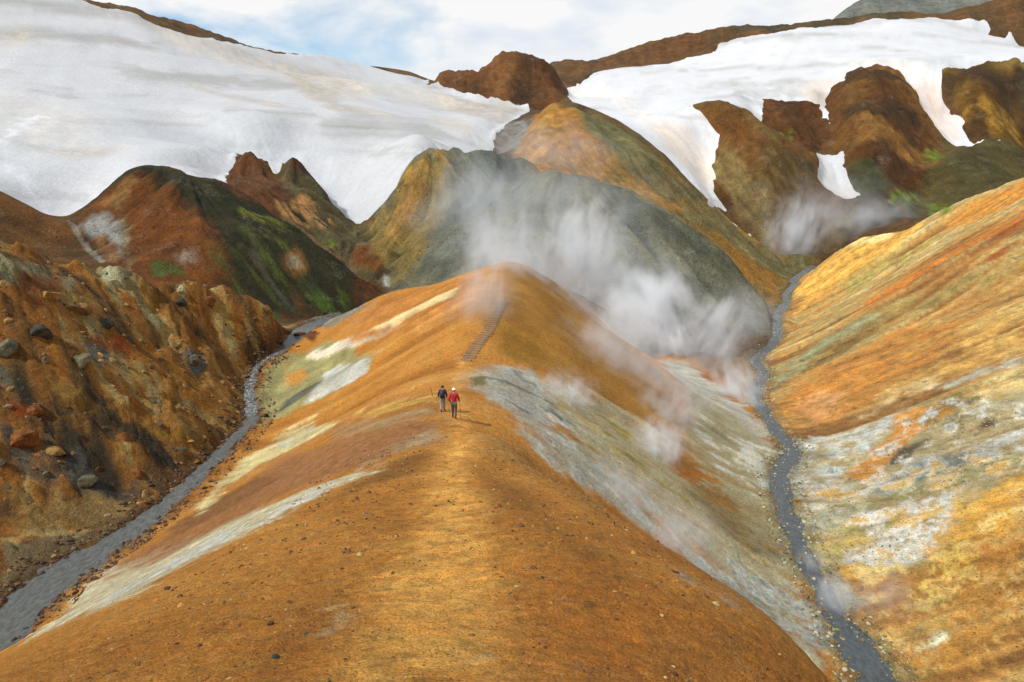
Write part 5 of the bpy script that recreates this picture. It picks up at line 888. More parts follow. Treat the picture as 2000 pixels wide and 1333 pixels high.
for k, zname in enumerate(ZN):
    poly = DATA['zones'][zname]; p = np.asarray(poly); m = 6
    q = (GX > p[:, 0].min() - m) & (GX < p[:, 0].max() + m) & (GY > p[:, 1].min() - m) & (GY < p[:, 1].max() + m)
    if not q.any(): continue
    sd = poly_sd(GX[q], GY[q], poly) + 1.2 * NOI2[q]
    a = sstep(-.7, .7, sd)[:, None]
    if zname == 'rocky_slope':
        d1, d2, cid = cells(NX[q] + 1.2 * fbm(NX[q], NY[q], 4, 3, 60), NY[q] + 1.2 * fbm(NX[q], NY[q], 4, 3, 61), 2.2, 17)
        n = .48 + .45 * (cid - .5) + 1.1 * fbm(NX[q], NY[q], 5., 5, 620, .6) + .3 * NOI3[q] + .10 * BAND[q]
    elif zname == 'streaked_slope': n = .48 + .22 * BAND[q] + .22 * STREAK[q] + .12 * NOI[q]
    else: n = n0[q]
    COL[q] = COL[q] * (1 - a) + palette(DATA['palettes'][zname], n) * GAIN * a * {'ochre_ridge': 1.14, 'rocky_slope': 1.2}.get(zname, 1.)
    qf = (QX > p[:, 0].min()) & (QX < p[:, 0].max()) & (QY > p[:, 1].min()) & (QY < p[:, 1].max()); idx = np.nonzero(qf & (ZONE < 0))[0]
    ZONE[idx[poly_sd(QX[idx], QY[idx], poly) > 0]] = k
# the left slope is a jumble of altered blocks: dark, rust and cream ones
paint(COL, DATA['patches'], GAIN)
# wet ground along the streams
for (line, _, bank), hx in zip(DATA['streams'], ('4A2E1A', '6E6446')):
    q = (GR < 215) & (GX > -60) & (GX < 100); d, val = line_dist(GX[q], GY[q], catmull(line, 5))
    hw = val[..., 1] * .5
    a = sstep(1.2, .1, (d - hw) / (1.0 + 1.2 * NOI2[q]) + .6 * NOI3[q]) * .6
    COL[q] = COL[q] * (1 - a[:, None]) + lin(hx) * GAIN * (1 + .5 * NOI2[q])[:, None] * a[:, None]
COL = np.clip(COL * (1 + .22 * NOI3)[:, None] * [1., 1.03, 1.02], .004, .9)

def mesh_object(name, verts, faces, cols, mat, attrs=(), smooth=True):
    me = bpy.data.meshes.new(name); nv, nf, k = len(verts), len(faces), faces.shape[1]
    me.vertices.add(nv); me.vertices.foreach_set('co', np.ascontiguousarray(verts, np.float32).ravel())
    me.loops.add(nf * k); me.loops.foreach_set('vertex_index', np.ascontiguousarray(faces, np.int32).ravel())
    me.polygons.add(nf); me.polygons.foreach_set('loop_start', np.arange(nf, dtype=np.int32) * k)
    me.polygons.foreach_set('use_smooth', np.full(nf, smooth))
    me.update(calc_edges=True)
    if cols is not None:
        a = me.color_attributes.new('albedo', 'FLOAT_COLOR', 'POINT')
        a.data.foreach_set('color', np.column_stack([cols, np.ones(nv)]).astype(np.float32).ravel())
    for an, av in attrs:
        a = me.attributes.new(an, 'FLOAT', 'POINT'); a.data.foreach_set('value', np.asarray(av, np.float32))
    me.materials.append(mat)
    o = bpy.data.objects.new(name, me); scene.collection.objects.link(o); return o

VERTS = np.column_stack([GX, GY, GZ])
def cut(name, sel, mat, label, V=VERTS, C=COL):
    f = QUADS[sel]; u, inv = np.unique(f, return_inverse=True)
    o = mesh_object(name, V[u], inv.reshape(f.shape), C[u], mat)
    o['kind'] = 'structure'; o['label'] = label; return o
ZINFO = {
 'ochre_ridge': (M_near, 'long ochre ridge with a footpath along its crest'),
 'rocky_slope': (M_rocky, 'rust and cream slope littered with altered blocks beside the left stream'),
 'brown_hillside': (M_far, 'small dark brown hillside below the left snowfield'),
 'mossy_mound': (M_far, 'rust brown mound with mossy dark green right side'),
 'horned_outcrop': (M_far, 'two-horned brown outcrop rising into the left snowfield'),
 'grey_dome': (M_far, 'grey green dome of scree behind the steaming ridge'),
 'orange_hill': (M_far, 'orange and olive hill behind the grey dome'),
 'streaked_slope': (M_mid, 'golden slope streaked with maroon and white above the right stream'),
 'rock_outcrop': (M_far, 'dark brown rocky outcrop between the two snowfields'),
 'finger_ridge': (M_far, 'brown finger ridge running down out of the right snowfield'),
 'dark_knob': (M_far, 'dark brown knob with a bright green moss patch'),
 'brown_buttress': (M_far, 'tall dark brown buttress between two snow gullies'),
 'tan_hillside': (M_far, 'tan hillside with dark cliff band right of the snow gully'),
 'olive_hummock': (M_far, 'low olive brown hummock behind the golden slope'),
 'scree_mountain': (M_far, 'grey scree mountain on the skyline'),
}
for k, zname in enumerate(ZN): cut(zname, ZONE == k, *ZINFO[zname])
cut('mountainside', ZONE < 0, M_far, 'dark brown mountainside carrying the snowfields')
# the ground right under the viewpoint
u = np.arange(NA); V0 = np.vstack([[0, 0, float(GZ[:NA].mean())], VERTS[:NA]])
tri = np.stack([np.zeros(NA, int), (u + 1) % NA + 1, u + 1], -1)[:, ::-1]
tri = tri if True else tri
o = mesh_object('ground', V0, tri, np.vstack([COL[:1], COL[:NA]]), M_near); o['kind'] = 'structure'; o['label'] = 'ochre ground under the viewpoint'

# ---------------------------------------------------------------- snow lying on the mountainsides
SNOWCOL = np.tile(np.array([.475, .48, .485]), (len(GX), 1))
_b = fbm(GX / 70. + .8 * NOI, (GZ + .10 * GX) / 9. + .5 * NOI, 1., 5, 801); _b2 = fbm(GX / 30. + .6 * NOI, (GZ + .06 * GX) / 3.2 + .5 * NOI, 1., 4, 811)
SNOWCOL *= (1 + .05 * NOI + .02 * STREAK)[:, None] * (1 - np.outer(sstep(.02, .45, _b), [.26, .28, .32]) - np.outer(sstep(.1, .5, _b2), [.10, .11, .13]))
paint(SNOWCOL, DATA['dirt_shade'], 1.)
SL = {'left': ('snowfield', 'broad grey-white snowfield sweeping down the left mountainside'), 'right': ('snowfield', 'bright white snowfield across the right mountainside'),
      'gully': ('snow_patch', 'small snow patch in the gully left of the brown buttress'), 'remnant': ('snow_patch', 'small snow remnant at the foot of the orange hill'),
      'remnant2': ('snow_patch', 'thin dirty snow remnant further down the gully by the orange hill')}
for key, sd in SNOWSD.items():
    thick = -.9 + 1.1 * sstep(-2.5, 1.5, sd) + .9 * sstep(1, 12, sd)
    kk = sstep(1, 10, sd); sz = GZ * (1 - kk) + (ZS + .5 * NOI + .12 * NOI2) * kk + thick
    sc_ = SNOWCOL * (1.15 if key == 'right' else .97)  # left snow coloured darker for its slope turned away from the sun
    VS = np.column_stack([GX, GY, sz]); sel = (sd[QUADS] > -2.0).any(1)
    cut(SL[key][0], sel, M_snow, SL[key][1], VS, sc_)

# ---------------------------------------------------------------- streams
def stream(line, mat, name, label, foamf):
    C = resample(catmull(line, 6), .5); t = np.gradient(C[:, :2], axis=0); t /= np.hypot(*t.T)[:, None] + 1e-9; nrm = np.column_stack([-t[:, 1], t[:, 0]])
    W = 13; V = []; foam = []
    for s in np.linspace(-1, 1, W):
        w = C[:, 3] * .5 * 1.35
        q = C[:, :2] + nrm * (s * w)[:, None]
        V.append(np.column_stack([q, C[:, 2] + .02 + .03 * fbm(q[:, 0], q[:, 1], .9, 3, 400)])); foam.append(foamf(C, q))
    V = np.stack(V, 1); n = len(C); i, j = np.meshgrid(np.arange(n - 1), np.arange(W - 1), indexing='ij')
    f = np.stack([i * W + j, i * W + j + 1, (i + 1) * W + j + 1, (i + 1) * W + j], -1).reshape(-1, 4)[:, ::-1]
    o = mesh_object(name, V.reshape(-1, 3), f, None, mat, [('foam', np.stack(foam, 1).ravel())]); o['kind'] = 'structure'; o['label'] = label
def steep(C):
    g = np.abs(np.gradient(C[:, 2])) / (np.hypot(*np.gradient(C[:, :2], axis=0).T) + 1e-6); return g
stream(DATA['streams'][0][0], M_water, 'stream', 'grey silty stream running along the left valley', lambda C, q: np.where((C[:, 1] > 65) & (C[:, 1] < 81), .19, -.03) + 0 * q[:, 0])
stream(DATA['streams'][1][0], M_water2, 'stream', 'dark blue-grey stream in the right valley', lambda C, q: np.where(C[:, 1] > 112, .22, .02) + 0 * q[:, 0])
# ================================================================ things
def link(name, me, parent=None, loc=None):
    o = bpy.data.objects.new(name, me); scene.collection.objects.link(o)
    if parent: o.parent = parent
    if loc is not None: o.location = loc
    return o
def thing(name, label, cat, loc, rotz=0., group=None):
    o = bpy.data.objects.new(name, None); scene.collection.objects.link(o); o.empty_display_size = .2
    o.location = loc; o.rotation_euler.z = rotz; o['label'] = label; o['category'] = cat
    if group: o['group'] = group
    return o
def plain(name, col, rough=.85, var=.25, scale=14.):
    m, t, b = material(name); pos = t.nodes.new('ShaderNodeTexCoord').outputs['Object']
    n = noise(t, pos, scale, 4, .6)
    t.links.new(mixc(t, 1., tuple(col) + (1,), grey(t, maprange(t, n, .3, .7, 1 - var, 1 + var)), 'MULTIPLY'), b.inputs['Base Color'])
    setin(b, Roughness=rough); return m
def bm_mesh(name, bm, mat, smooth=False):
    me = bpy.data.meshes.new(name); bm.to_mesh(me); bm.free(); me.materials.append(mat)
    for p in me.polygons: p.use_smooth = smooth
    return me
def tube(bm, a, b, r0, r1, seg=8):
    a, b = Vector(a), Vector(b); d = b - a; q = d.to_track_quat('Z', 'Y').to_matrix().to_4x4(); q.translation = (a + b) / 2
    bmesh.ops.create_cone(bm, cap_ends=True, segments=seg, radius1=r0, radius2=r1, depth=d.length, matrix=q)

# ---------------------------------------------------------------- the log steps on the crest path
M_wood = plain('weathered timber', (.22, .15, .085), .9, .4, 9.)
ST = catmull(DATA['steps'], 8); ST = resample(ST, .02); seg = np.concatenate([[0], np.cumsum(np.hypot(*np.diff(ST[:, :2], axis=0).T))])
stair = thing('wooden_steps', 'flight of weathered timber steps climbing the ochre ridge beyond the hikers', 'steps', (float(ST[0, 0]), float(ST[0, 1]), float(H(*ST[0, :2])[0])))
nst = int(seg[-1] / .56); steps_me = []
for v in range(4):
    bm = bmesh.new(); bmesh.ops.create_cube(bm, size=1); rs = random.Random(v)
    for w in bm.verts:
        w.co = Vector((w.co.x * (1.12 + rs.uniform(-.06, .06)), w.co.y * .13, w.co.z * .17)) + Vector([rs.uniform(-.012, .012) for _ in range(3)])
    bmesh.ops.bevel(bm, geom=bm.edges[:], offset=.018, segments=1, affect='EDGES')
    steps_me.append(bm_mesh('step', bm, M_wood))
peg = bmesh.new(); tube(peg, (0, 0, -.3), (0, 0, .14), .035, .03, 6); peg_me = bm_mesh('peg', peg, M_wood)
rs = random.Random(3); base = Vector(stair.location)
for k in range(nst):
    s0 = (k + .2) * .56 + rs.uniform(-.05, .05); i0 = int(np.searchsorted(seg, s0)); i0 = min(i0, len(ST) - 3)
    x, y = ST[i0, :2]; tx, ty = ST[min(i0 + 20, len(ST) - 1), :2] - ST[max(0, i0 - 20), :2]; a = math.atan2(ty, tx) - math.pi / 2
    o = link('step', steps_me[k % 4], stair, Vector((x, y, float(H(x, y)[0]) + .045)) - base); o.rotation_euler = (rs.uniform(-.06, .06), rs.uniform(-.04, .04), a + rs.uniform(-.05, .05))

# ---------------------------------------------------------------- leaning marker stake left of the path
px, py = DATA['stake']; z = float(H(px, py)[0])
bm = bmesh.new(); tube(bm, (0, 0, -.25), (-.17, .05, .62), .028, .022, 8)
o = link('marker_stake', bm_mesh('marker_stake', bm, plain('dark stake wood', (.10, .075, .05))), None, (px, py, z))
o['label'] = 'short dark wooden stake leaning beside the path left of the hikers'; o['category'] = 'stake'

# ---------------------------------------------------------------- hikers
def skin(name, verts, edges, rad, mat, parent, root=0, sub=2):
    me = bpy.data.meshes.new(name); me.from_pydata([Vector(v) for v in verts], edges, [])
    o = bpy.data.objects.new(name, me); scene.collection.objects.link(o)
    sk = o.modifiers.new('skin', 'SKIN'); sk.use_smooth_shade = True
    for i, r in enumerate(rad):
        r = r if isinstance(r, tuple) else (r, r); me.skin_vertices[0].data[i].radius = r; me.skin_vertices[0].data[i].use_root = (i == root)
    ss = o.modifiers.new('sub', 'SUBSURF'); ss.levels = sub; ss.render_levels = sub
    dg = bpy.context.evaluated_depsgraph_get(); m2 = bpy.data.meshes.new_from_object(o.evaluated_get(dg))
    bpy.data.objects.remove(o); m2.name = name; m2.materials.clear(); m2.materials.append(mat)
    for p in m2.polygons: p.use_smooth = True
    return link(name, m2, parent)
M_skin = plain('weathered skin', (.42, .24, .16), .6, .1)
def hiker(label, loc, rz, h, jacket, trousers, hat, hatmat, stride):
    t = thing('person', label, 'person', loc, rz); t.scale = (h / 1.76,) * 3
    s = stride
    J = dict(pel=(0, 0, .95), sp=(0, .02, 1.16), ch=(0, .03, 1.36), nk=(0, .045, 1.50), hb=(0, .055, 1.57), hd=(0, .065, 1.66), tp=(0, .06, 1.73))
    for n_, x in (('l', -1), ('r', 1)):
        f = s * x
        J['sh' + n_] = (.185 * x, .02, 1.43); J['el' + n_] = (.265 * x, -.03 + .05 * f, 1.17); J['wr' + n_] = (.275 * x, .17 + .06 * f, 1.00); J['ha' + n_] = (.272 * x, .235 + .06 * f, .965)
        J['hp' + n_] = (.095 * x, 0, .90); J['kn' + n_] = (.10 * x, .07 - .10 * f, .50); J['an' + n_] = (.10 * x, .0 - .20 * f, .10 + .03 * (f > 0)); J['to' + n_] = (.105 * x, .17 - .20 * f, .045)
    body = ['pel', 'sp', 'ch', 'nk', 'hb', 'hd', 'tp', 'shl', 'ell', 'wrl', 'hal', 'shr', 'elr', 'wrr', 'har', 'hpl', 'knl', 'anl', 'tol', 'hpr', 'knr', 'anr', 'tor']
    E = [('pel', 'sp'), ('sp', 'ch'), ('ch', 'nk'), ('nk', 'hb'), ('hb', 'hd'), ('hd', 'tp'), ('ch', 'shl'), ('shl', 'ell'), ('ell', 'wrl'), ('wrl', 'hal'), ('ch', 'shr'), ('shr', 'elr'), ('elr', 'wrr'), ('wrr', 'har'),
         ('pel', 'hpl'), ('hpl', 'knl'), ('knl', 'anl'), ('anl', 'tol'), ('pel', 'hpr'), ('hpr', 'knr'), ('knr', 'anr'), ('anr', 'tor')]
    R = dict(pel=.135, sp=(.14, .11), ch=(.16, .12), nk=.062, hb=.075, hd=(.085, .10), tp=.06, sh=.07, el=.045, wr=.032, ha=.038, hp=.09, kn=.06, an=.042, to=.04)
    rad = lambda l, k=1., add=0.: [tuple(c * k + add for c in (R.get(q, R.get(q[:2])) if isinstance(R.get(q, R.get(q[:2])), tuple) else (R.get(q, R.get(q[:2])),) * 2)) for q in l]
    def part(name, l, mat, add):
        e = [(l.index(a), l.index(b)) for a, b in E if a in l and b in l]; return skin(name, [J[q] for q in l], e, rad(l, 1., add), mat, t)
    part('body', body, M_skin, 0.)
    # fingers closed round the pole grips
    J['pelj'] = (0, .01, .90)
    E2 = E[:]; E.append(('pelj', 'sp')); R['pelj'] = (.165, .135)
    part('jacket', ['pelj', 'sp', 'ch', 'shl', 'ell', 'wrl', 'shr', 'elr', 'wrr', 'nk'], jacket, .022)
    part('trousers', ['pel', 'hpl', 'knl', 'anl', 'hpr', 'knr', 'anr'], trousers, .02)
    for n_ in 'lr':
        a, b = Vector(J['an' + n_]), Vector(J['to' + n_]); skin('boot', [a + Vector((0, -.01, .08)), a + Vector((0, -.03, -.03)), (a + b) / 2 + Vector((0, 0, -.02)), b], [(0, 1), (1, 2), (2, 3)], [.06, .06, .055, .045], M_boot, t)
        hnd = Vector(J['ha' + n_])
        for f in range(4):
            q = hnd + Vector((0, .005, .03 - .02 * f)); skin('finger', [q, q + Vector((0, .045, -.004)), q + Vector((-.03 * (1 if n_ == 'r' else -1), .06, -.006)), q + Vector((-.045 * (1 if n_ == 'r' else -1), .03, -.006))], [(0, 1), (1, 2), (2, 3)], [.011, .010, .009, .008], M_skin, t, sub=1)
    hd = Vector(J['hd'])
    if hat == 'cap':
        bm = bmesh.new(); bmesh.ops.create_uvsphere(bm, u_segments=16, v_segments=10, radius=.118, matrix=Matrix.Translation(hd + Vector((0, 0, .02))))
        bmesh.ops.delete(bm, geom=[v for v in bm.verts if v.co.z < hd.z + .015], context='VERTS')
        for a in range(7):
            pass
        bmesh.ops.create_cone(bm, cap_ends=True, segments=14, radius1=.1, radius2=.095, depth=.012, matrix=Matrix.Translation(hd + Vector((0, .09, .022))))
        link('cap', bm_mesh('cap', bm, hatmat, True), t)
        bm = bmesh.new(); bmesh.ops.create_uvsphere(bm, u_segments=14, v_segments=8, radius=.108, matrix=Matrix.Translation(hd + Vector((0, -.012, .0)))); bmesh.ops.delete(bm, geom=[v for v in bm.verts if v.co.y > hd.y + .03 or v.co.z < hd.z - .07], context='VERTS')
        link('hair', bm_mesh('hair', bm, M_hair, True), t)
    else:
        bm = bmesh.new(); bmesh.ops.create_uvsphere(bm, u_segments=16, v_segments=10, radius=.112, matrix=Matrix.Translation(hd + Vector((0, -.008, .025)))); bmesh.ops.delete(bm, geom=[v for v in bm.verts if v.co.z < hd.z - .07 or v.co.y > hd.y + .085], context='VERTS')
        link('hair', bm_mesh('hair', bm, hatmat, True), t)
    return t, J
M_boot = plain('dark boots', (.05, .035, .025), .7); M_hair = plain('brown hair', (.06, .04, .025), .7, .3, 60.)
M_red = plain('red jacket', (.36, .008, .012), .75, .18, 6.); M_olive = plain('olive trousers', (.085, .07, .045), .85, .2, 7.)
M_navy = plain('black jacket', (.018, .016, .022), .8, .2, 7.); M_grey = plain('grey trousers', (.24, .25, .27), .85, .2, 7.)
M_white = plain('white cap', (.72, .72, .70), .8, .06); M_pole = plain('grey pole', (.12, .11, .10), .4, .1); M_grip = plain('black grip', (.02, .02, .02), .7); M_pack = plain('navy pack', (.018, .022, .045), .7, .25, 10.)
def ground(p): return Vector((p[0], p[1], float(H(p[0], p[1])[0]) + .01))
pole_bm = None
def pole(top, foot, label):
    top, foot = Vector(top), Vector(foot); o = thing('trekking_pole', label, 'trekking pole', foot, 0, 'trekking poles of the hikers')
    bm = bmesh.new(); tube(bm, (0, 0, 0), top - foot, .008, .011, 6); link('shaft', bm_mesh('shaft', bm, M_pole), o)
    bm = bmesh.new(); d = (top - foot).normalized(); tube(bm, top - foot - d * .13, top - foot + d * .03, .016, .02, 8); link('grip', bm_mesh('grip', bm, M_grip, True), o)
    bm = bmesh.new(); tube(bm, d * .06, d * .068, .035, .03, 8); link('basket', bm_mesh('basket', bm, M_grip), o)
p1 = ground(DATA['hikers'][0]); p2 = ground(DATA['hikers'][1])
h1, J1 = hiker('person in red jacket, white cap and olive trousers walking away on the path', p1, -.05, 1.78, M_red, M_olive, 'cap', M_white, .8)
h2, J2 = hiker('person in black jacket and grey trousers walking away, left of the red jacket', p2, .06, 1.60, M_navy, M_grey, 'hair', M_hair, -.8)
bm = bmesh.new(); bmesh.ops.create_cube(bm, size=1)
for v in bm.verts: v.co = Vector((v.co.x * (.30 if v.co.z > 0 else .26), v.co.y * (.13 if v.co.z > 0 else .20), v.co.z * .48))
bmesh.ops.bevel(bm, geom=bm.edges[:], offset=.05, segments=3, affect='EDGES')
pk = thing('backpack', 'dark navy backpack on the back of the hiker in the black jacket', 'backpack', p2 + Vector((0, -.17, 1.12)), .06)
link('pack_body', bm_mesh('pack_body', bm, M_pack, True), pk)
for sx in (-1, 1):
    bm = bmesh.new(); tube(bm, (.1 * sx, .06, .2), (.11 * sx, .2, .19), .018, .018, 6); tube(bm, (.11 * sx, .2, .19), (.11 * sx, .23, .0), .018, .016, 6); link('strap', bm_mesh('strap', bm, M_pack, True), pk)
def hand(t, J, n_, h): 
    c, s = math.cos(t.rotation_euler.z), math.sin(t.rotation_euler.z); v = Vector(J['ha' + n_]) * (h / 1.76); return t.location + Vector((v.x * c - v.y * s, v.x * s + v.y * c, v.z)) + Vector((0, .03, .02))
for t, J, h, n_, lab, off in ((h1, J1, 1.78, 'r', 'trekking pole in the right hand of the hiker in red', (.06, .12)), (h1, J1, 1.78, 'l', 'trekking pole in the left hand of the hiker in red', (-.02, .2)),
                              (h2, J2, 1.60, 'l', 'trekking pole in the left hand of the hiker in black', (-.12, .05)), (h2, J2, 1.60, 'r', 'trekking pole in the right hand of the hiker in black', (.1, .1))):
    q = hand(t, J, n_, h); pole(q + Vector((0, 0, .06)), ground((q.x + off[0], q.y + off[1])), lab)

# ---------------------------------------------------------------- boulders
def rock_material(name, a, b_, lo=.55):
    m, t, b = material(name); tc = t.nodes.new('ShaderNodeTexCoord').outputs['Object']; g = t.nodes.new('ShaderNodeNewGeometry').outputs['Position']
    n = noise(t, g, 2.2, 6, .62); n2 = noise(t, g, 14., 4, .6); rnd = t.nodes.new('ShaderNodeObjectInfo').outputs['Random']
    c = mixc(t, maprange(t, n, .38, .62, 0, 1), tuple(lin(a)) + (1,), tuple(lin(b_)) + (1,))
    c = mixc(t, 1., c, grey(t, mathn(t, 'MULTIPLY', maprange(t, n2, .3, .7, .7, 1.25), maprange(t, rnd, 0, 1, .75, 1.2))), 'MULTIPLY')
    t.links.new(c, b.inputs['Base Color']); setin(b, Roughness=.9); b.inputs['Specular IOR Level'].default_value = .3
    t.links.new(bump(t, mathn(t, 'ADD', n, mathn(t, 'MULTIPLY', n2, .4)), .12), b.inputs['Normal']); return m
RM = {'rust': rock_material('rust rock', '4E2A14', '86521E'), 'dark': rock_material('dark grey rock', '262720', '4A4638'), 'tan': rock_material('tan rock', '7A5424', '9A7A44'),
      'cream': rock_material('cream rock', '8A8054', 'B8B08A'), 'grey': rock_material('grey green rock', '474A3E', '7A6E4C'), 'brown': rock_material('brown rock', '3E2616', '64401F')}
def rock_bm(seed, sub=2):
    rs = random.Random(seed); bm = bmesh.new(); bmesh.ops.create_icosphere(bm, subdivisions=sub, radius=1)
    planes = [(Vector((rs.gauss(0, 1), rs.gauss(0, 1), rs.gauss(0, .8))).normalized(), rs.uniform(.42, .78)) for _ in range(12)]
    off = Vector((seed * 3.1, seed * 1.7, 0))
    for v in bm.verts:
        p = v.co.copy()
        for n, d in planes:
            e = p.dot(n) - d
            if e > 0: p -= n * e * .92
        p *= 1 + .16 * mathutils.noise.noise(p * 1.6 + off) + .08 * mathutils.noise.noise(p * 4 + off)
        v.co = p
    return bm
ROCK = {k: [bm_mesh('boulder', rock_bm(s + 10 * i, 3 if s < 2 else 2), m) for s in range(4)] for i, (k, m) in enumerate(RM.items())}
rs = random.Random(21)
def boulder(x, y, size, kind, label, group=None, sink=.3, shape=None, sq=None):
    o = link('boulder' if size > .2 or group else 'stone', ROCK[kind][rs.randrange(4) if shape is None else shape]); z = float(H(x, y)[0])
    s = [size * rs.uniform(.85, 1.2), size * rs.uniform(.8, 1.15), size * rs.uniform(.6, .95)]
    s = [q * .82 for q in s]; sink = sink + .12
    o.scale = s; o.rotation_euler = (rs.uniform(-.4, .4), rs.uniform(-.4, .4), rs.uniform(0, 6.28)); o.location = (x, y, z + s[2] * (.55 - sink))
    o['label'] = label; o['category'] = 'boulder' if size > .2 or group else 'stone'
    if group: o['group'] = group
for x, y, size, kind, label in DATA['boulders']: boulder(x, y, size, kind, label)
# the jumble along the left stream and over the left slope
SL0 = catmull(DATA['streams'][0][0], 6)
def bank_point(lo, hi, side, y0, y1):
    while 1:
        k = rs.randrange(len(SL0) - 1)
        if not y0 < SL0[k, 1] < y1: continue
        t = SL0[k + 1, :2] - SL0[k, :2]; t /= np.hypot(*t); n = np.array([-t[1], t[0]]) * side
        q = SL0[k, :2] + n * (SL0[k, 3] * .5 + rs.uniform(lo, hi)) + t * rs.uniform(-.5, .5)
        return q
for k in range(45):
    q = bank_point(.0, 1.6, 1, 44, 82); boulder(q[0], q[1], .12 + .30 * rs.random() ** 2, rs.choice(['rust', 'brown', 'brown', 'rust', 'tan']), 'small rust-brown boulder in the jumble along the left stream bank', 'boulders along the left stream bank', .15)
for k in range(16):
    q = bank_point(-1.2, -.3, 1, 60, 78); boulder(q[0], q[1], .14 + .22 * rs.random(), rs.choice(['brown', 'rust', 'dark']), 'small wet boulder standing in the white water of the left stream', 'boulders in the cascade', .1)
zone = DATA['zones']['rocky_slope']
NEIGH = [('tan', 'small tan boulder bedded just upslope of the %s', -1.7, .4), ('dark', 'small dark boulder lying just below the %s', 1.5, -.3), ('brown', 'small brown boulder on the far side of the %s', -.2, 2.0), ('grey', 'small grey-green boulder in front of the %s', .4, -1.9)]
for bi, (x, y, size, kind, label) in enumerate(DATA['boulders'][:23]):
    short = DATA['short'][bi]
    for ni, (kd, lab, dx, dy) in enumerate(NEIGH):
        if (bi + ni) % 4 == 3 or kd == kind: continue
        boulder(x + dx * (.6 + .5 * size) + rs.uniform(-.2, .2), y + dy * (.6 + .5 * size) + rs.uniform(-.2, .2), .20 + .28 * rs.random() ** 1.5, kd, lab % short, 'boulders on the rocky left slope', .45)

# ---------------------------------------------------------------- loose stones nobody could count
def stone_material():
    m, t, b = material('loose stones'); g = t.nodes.new('ShaderNodeNewGeometry').outputs['Position']; n = noise(t, g, 20., 4, .6)
    t.links.new(mixc(t, 1., attr(t, 'albedo').outputs['Color'], grey(t, maprange(t, n, .3, .7, .7, 1.25)), 'MULTIPLY'), b.inputs['Base Color']); setin(b, Roughness=.92); return m
M_stone = stone_material()
BASE = []
for s in range(6):
    bm = rock_bm(100 + s, 1); bm.verts.ensure_lookup_table(); BASE.append((np.array([v.co[:] for v in bm.verts]), np.array([[v.index for v in f.verts] for f in bm.faces]))); bm.free()
def stones(name, X, Y, S, C, label, lift=.2, floor=None):
    rn = np.random.RandomState(len(X)); Z = H(X, Y) if floor is None else np.maximum(H(X, Y), floor); n = len(X); Vs, Fs, Cs = [], [], []; off = 0
    for s in range(6):
        idx = np.nonzero(np.arange(n) % 6 == s)[0]; bv, bf = BASE[s]; m = len(idx)
        if not m: continue
        a = rn.uniform(0, 6.28, m); c, sn = np.cos(a), np.sin(a); sc = S[idx][:, None] * rn.uniform(.7, 1.3, (m, 3)) * [1, 1, .75]
        v = bv[None] * sc[:, None, :]; v = np.stack([v[..., 0] * c[:, None] - v[..., 1] * sn[:, None], v[..., 0] * sn[:, None] + v[..., 1] * c[:, None], v[..., 2]], -1)
        v += np.stack([X[idx], Y[idx], Z[idx] + S[idx] * lift], -1)[:, None, :]
        Vs.append(v.reshape(-1, 3)); Fs.append((bf[None] + (np.arange(m) * len(bv))[:, None, None] + off).reshape(-1, 3)); off += m * len(bv); Cs.append(np.repeat(C[idx], len(bv), 0))
    o = mesh_object(name, np.vstack(Vs), np.vstack(Fs), np.vstack(Cs), M_stone, smooth=False); o['kind'] = 'stuff'; o['label'] = label; return o
rn = np.random.RandomState(11)
def hexes(l, n): return np.array([lin(h) for h in l])[rn.randint(0, len(l), n)]
# crest and flanks in front of the viewer
n = 46000; a = np.radians(rn.uniform(-41, 41, n)); r = 6.5 * (36 / 6.5) ** rn.rand(n); X, Y = r * np.sin(a), r * np.cos(a)
dpath = line_dist(X, Y, DATA['path'])[0]
keep = (dpath < 6.5 + 1.5 * fbm(X, Y, 4, 2, 505)) & (rn.rand(n) < .6 * np.clip(.10 + .45 * sstep(.4, 2.2, dpath) + 1.3 * fbm(X, Y, 2.0, 4, 500), .05, 1)); X, Y, r = X[keep], Y[keep], r[keep]
S = (.011 + .026 * rn.rand(len(X)) ** 2.2 + .05 * rn.rand(len(X)) ** 24) * np.clip(r / 10, .8, 2.0)
stones('loose_gravel', X, Y, S, hexes(['5E3C1C', '6E4820', '845424', '4A3016', '94622A', '5A3E22', 'A87838', '6A4620', '7A4E22', '8A5A28', '3E2A16', 'A8925E'], len(X)), 'brown gravel and clods strewn over the ochre crest')
# stream margins
Xs, Ys, Ss = [], [], []
for si, (y0, y1, num, lo, hi, smax) in enumerate(((30, 84, 5200, -.22, 1.6, .20), (29, 110, 6500, -.45, 1.2, .15))):
    C = catmull(DATA['streams'][si][0], 8); C = C[(C[:, 1] > y0) & (C[:, 1] < y1)]
    k = rn.randint(0, len(C) - 1, num); f = rn.rand(num)[:, None]; P = C[k] * (1 - f) + C[k + 1] * f; t = C[k + 1, :2] - C[k, :2]; t /= np.hypot(*t.T)[:, None] + 1e-9
    sd = np.where(rn.rand(num) < .5, 1, -1); w = P[:, 3] * .5 + lo + (hi - lo) * rn.rand(num) ** 1.3
    X = P[:, 0] - t[:, 1] * sd * w; Y = P[:, 1] + t[:, 0] * sd * w; S = .03 + smax * rn.rand(num) ** 4
    stones('bank_stones', X, Y, S, hexes([['4A2C1A', '5A3820', '3A2C22', '6A4A2C', '6A5A40'], ['6A6450', '8A8468', '4A463A', 'A8A288', '7A5A34', '8A7A3C']][si], num), ['brown stones lining both banks of the left stream', 'pale and brown stones lining the banks of the right stream'][si], .1, P[:, 2] - .02)
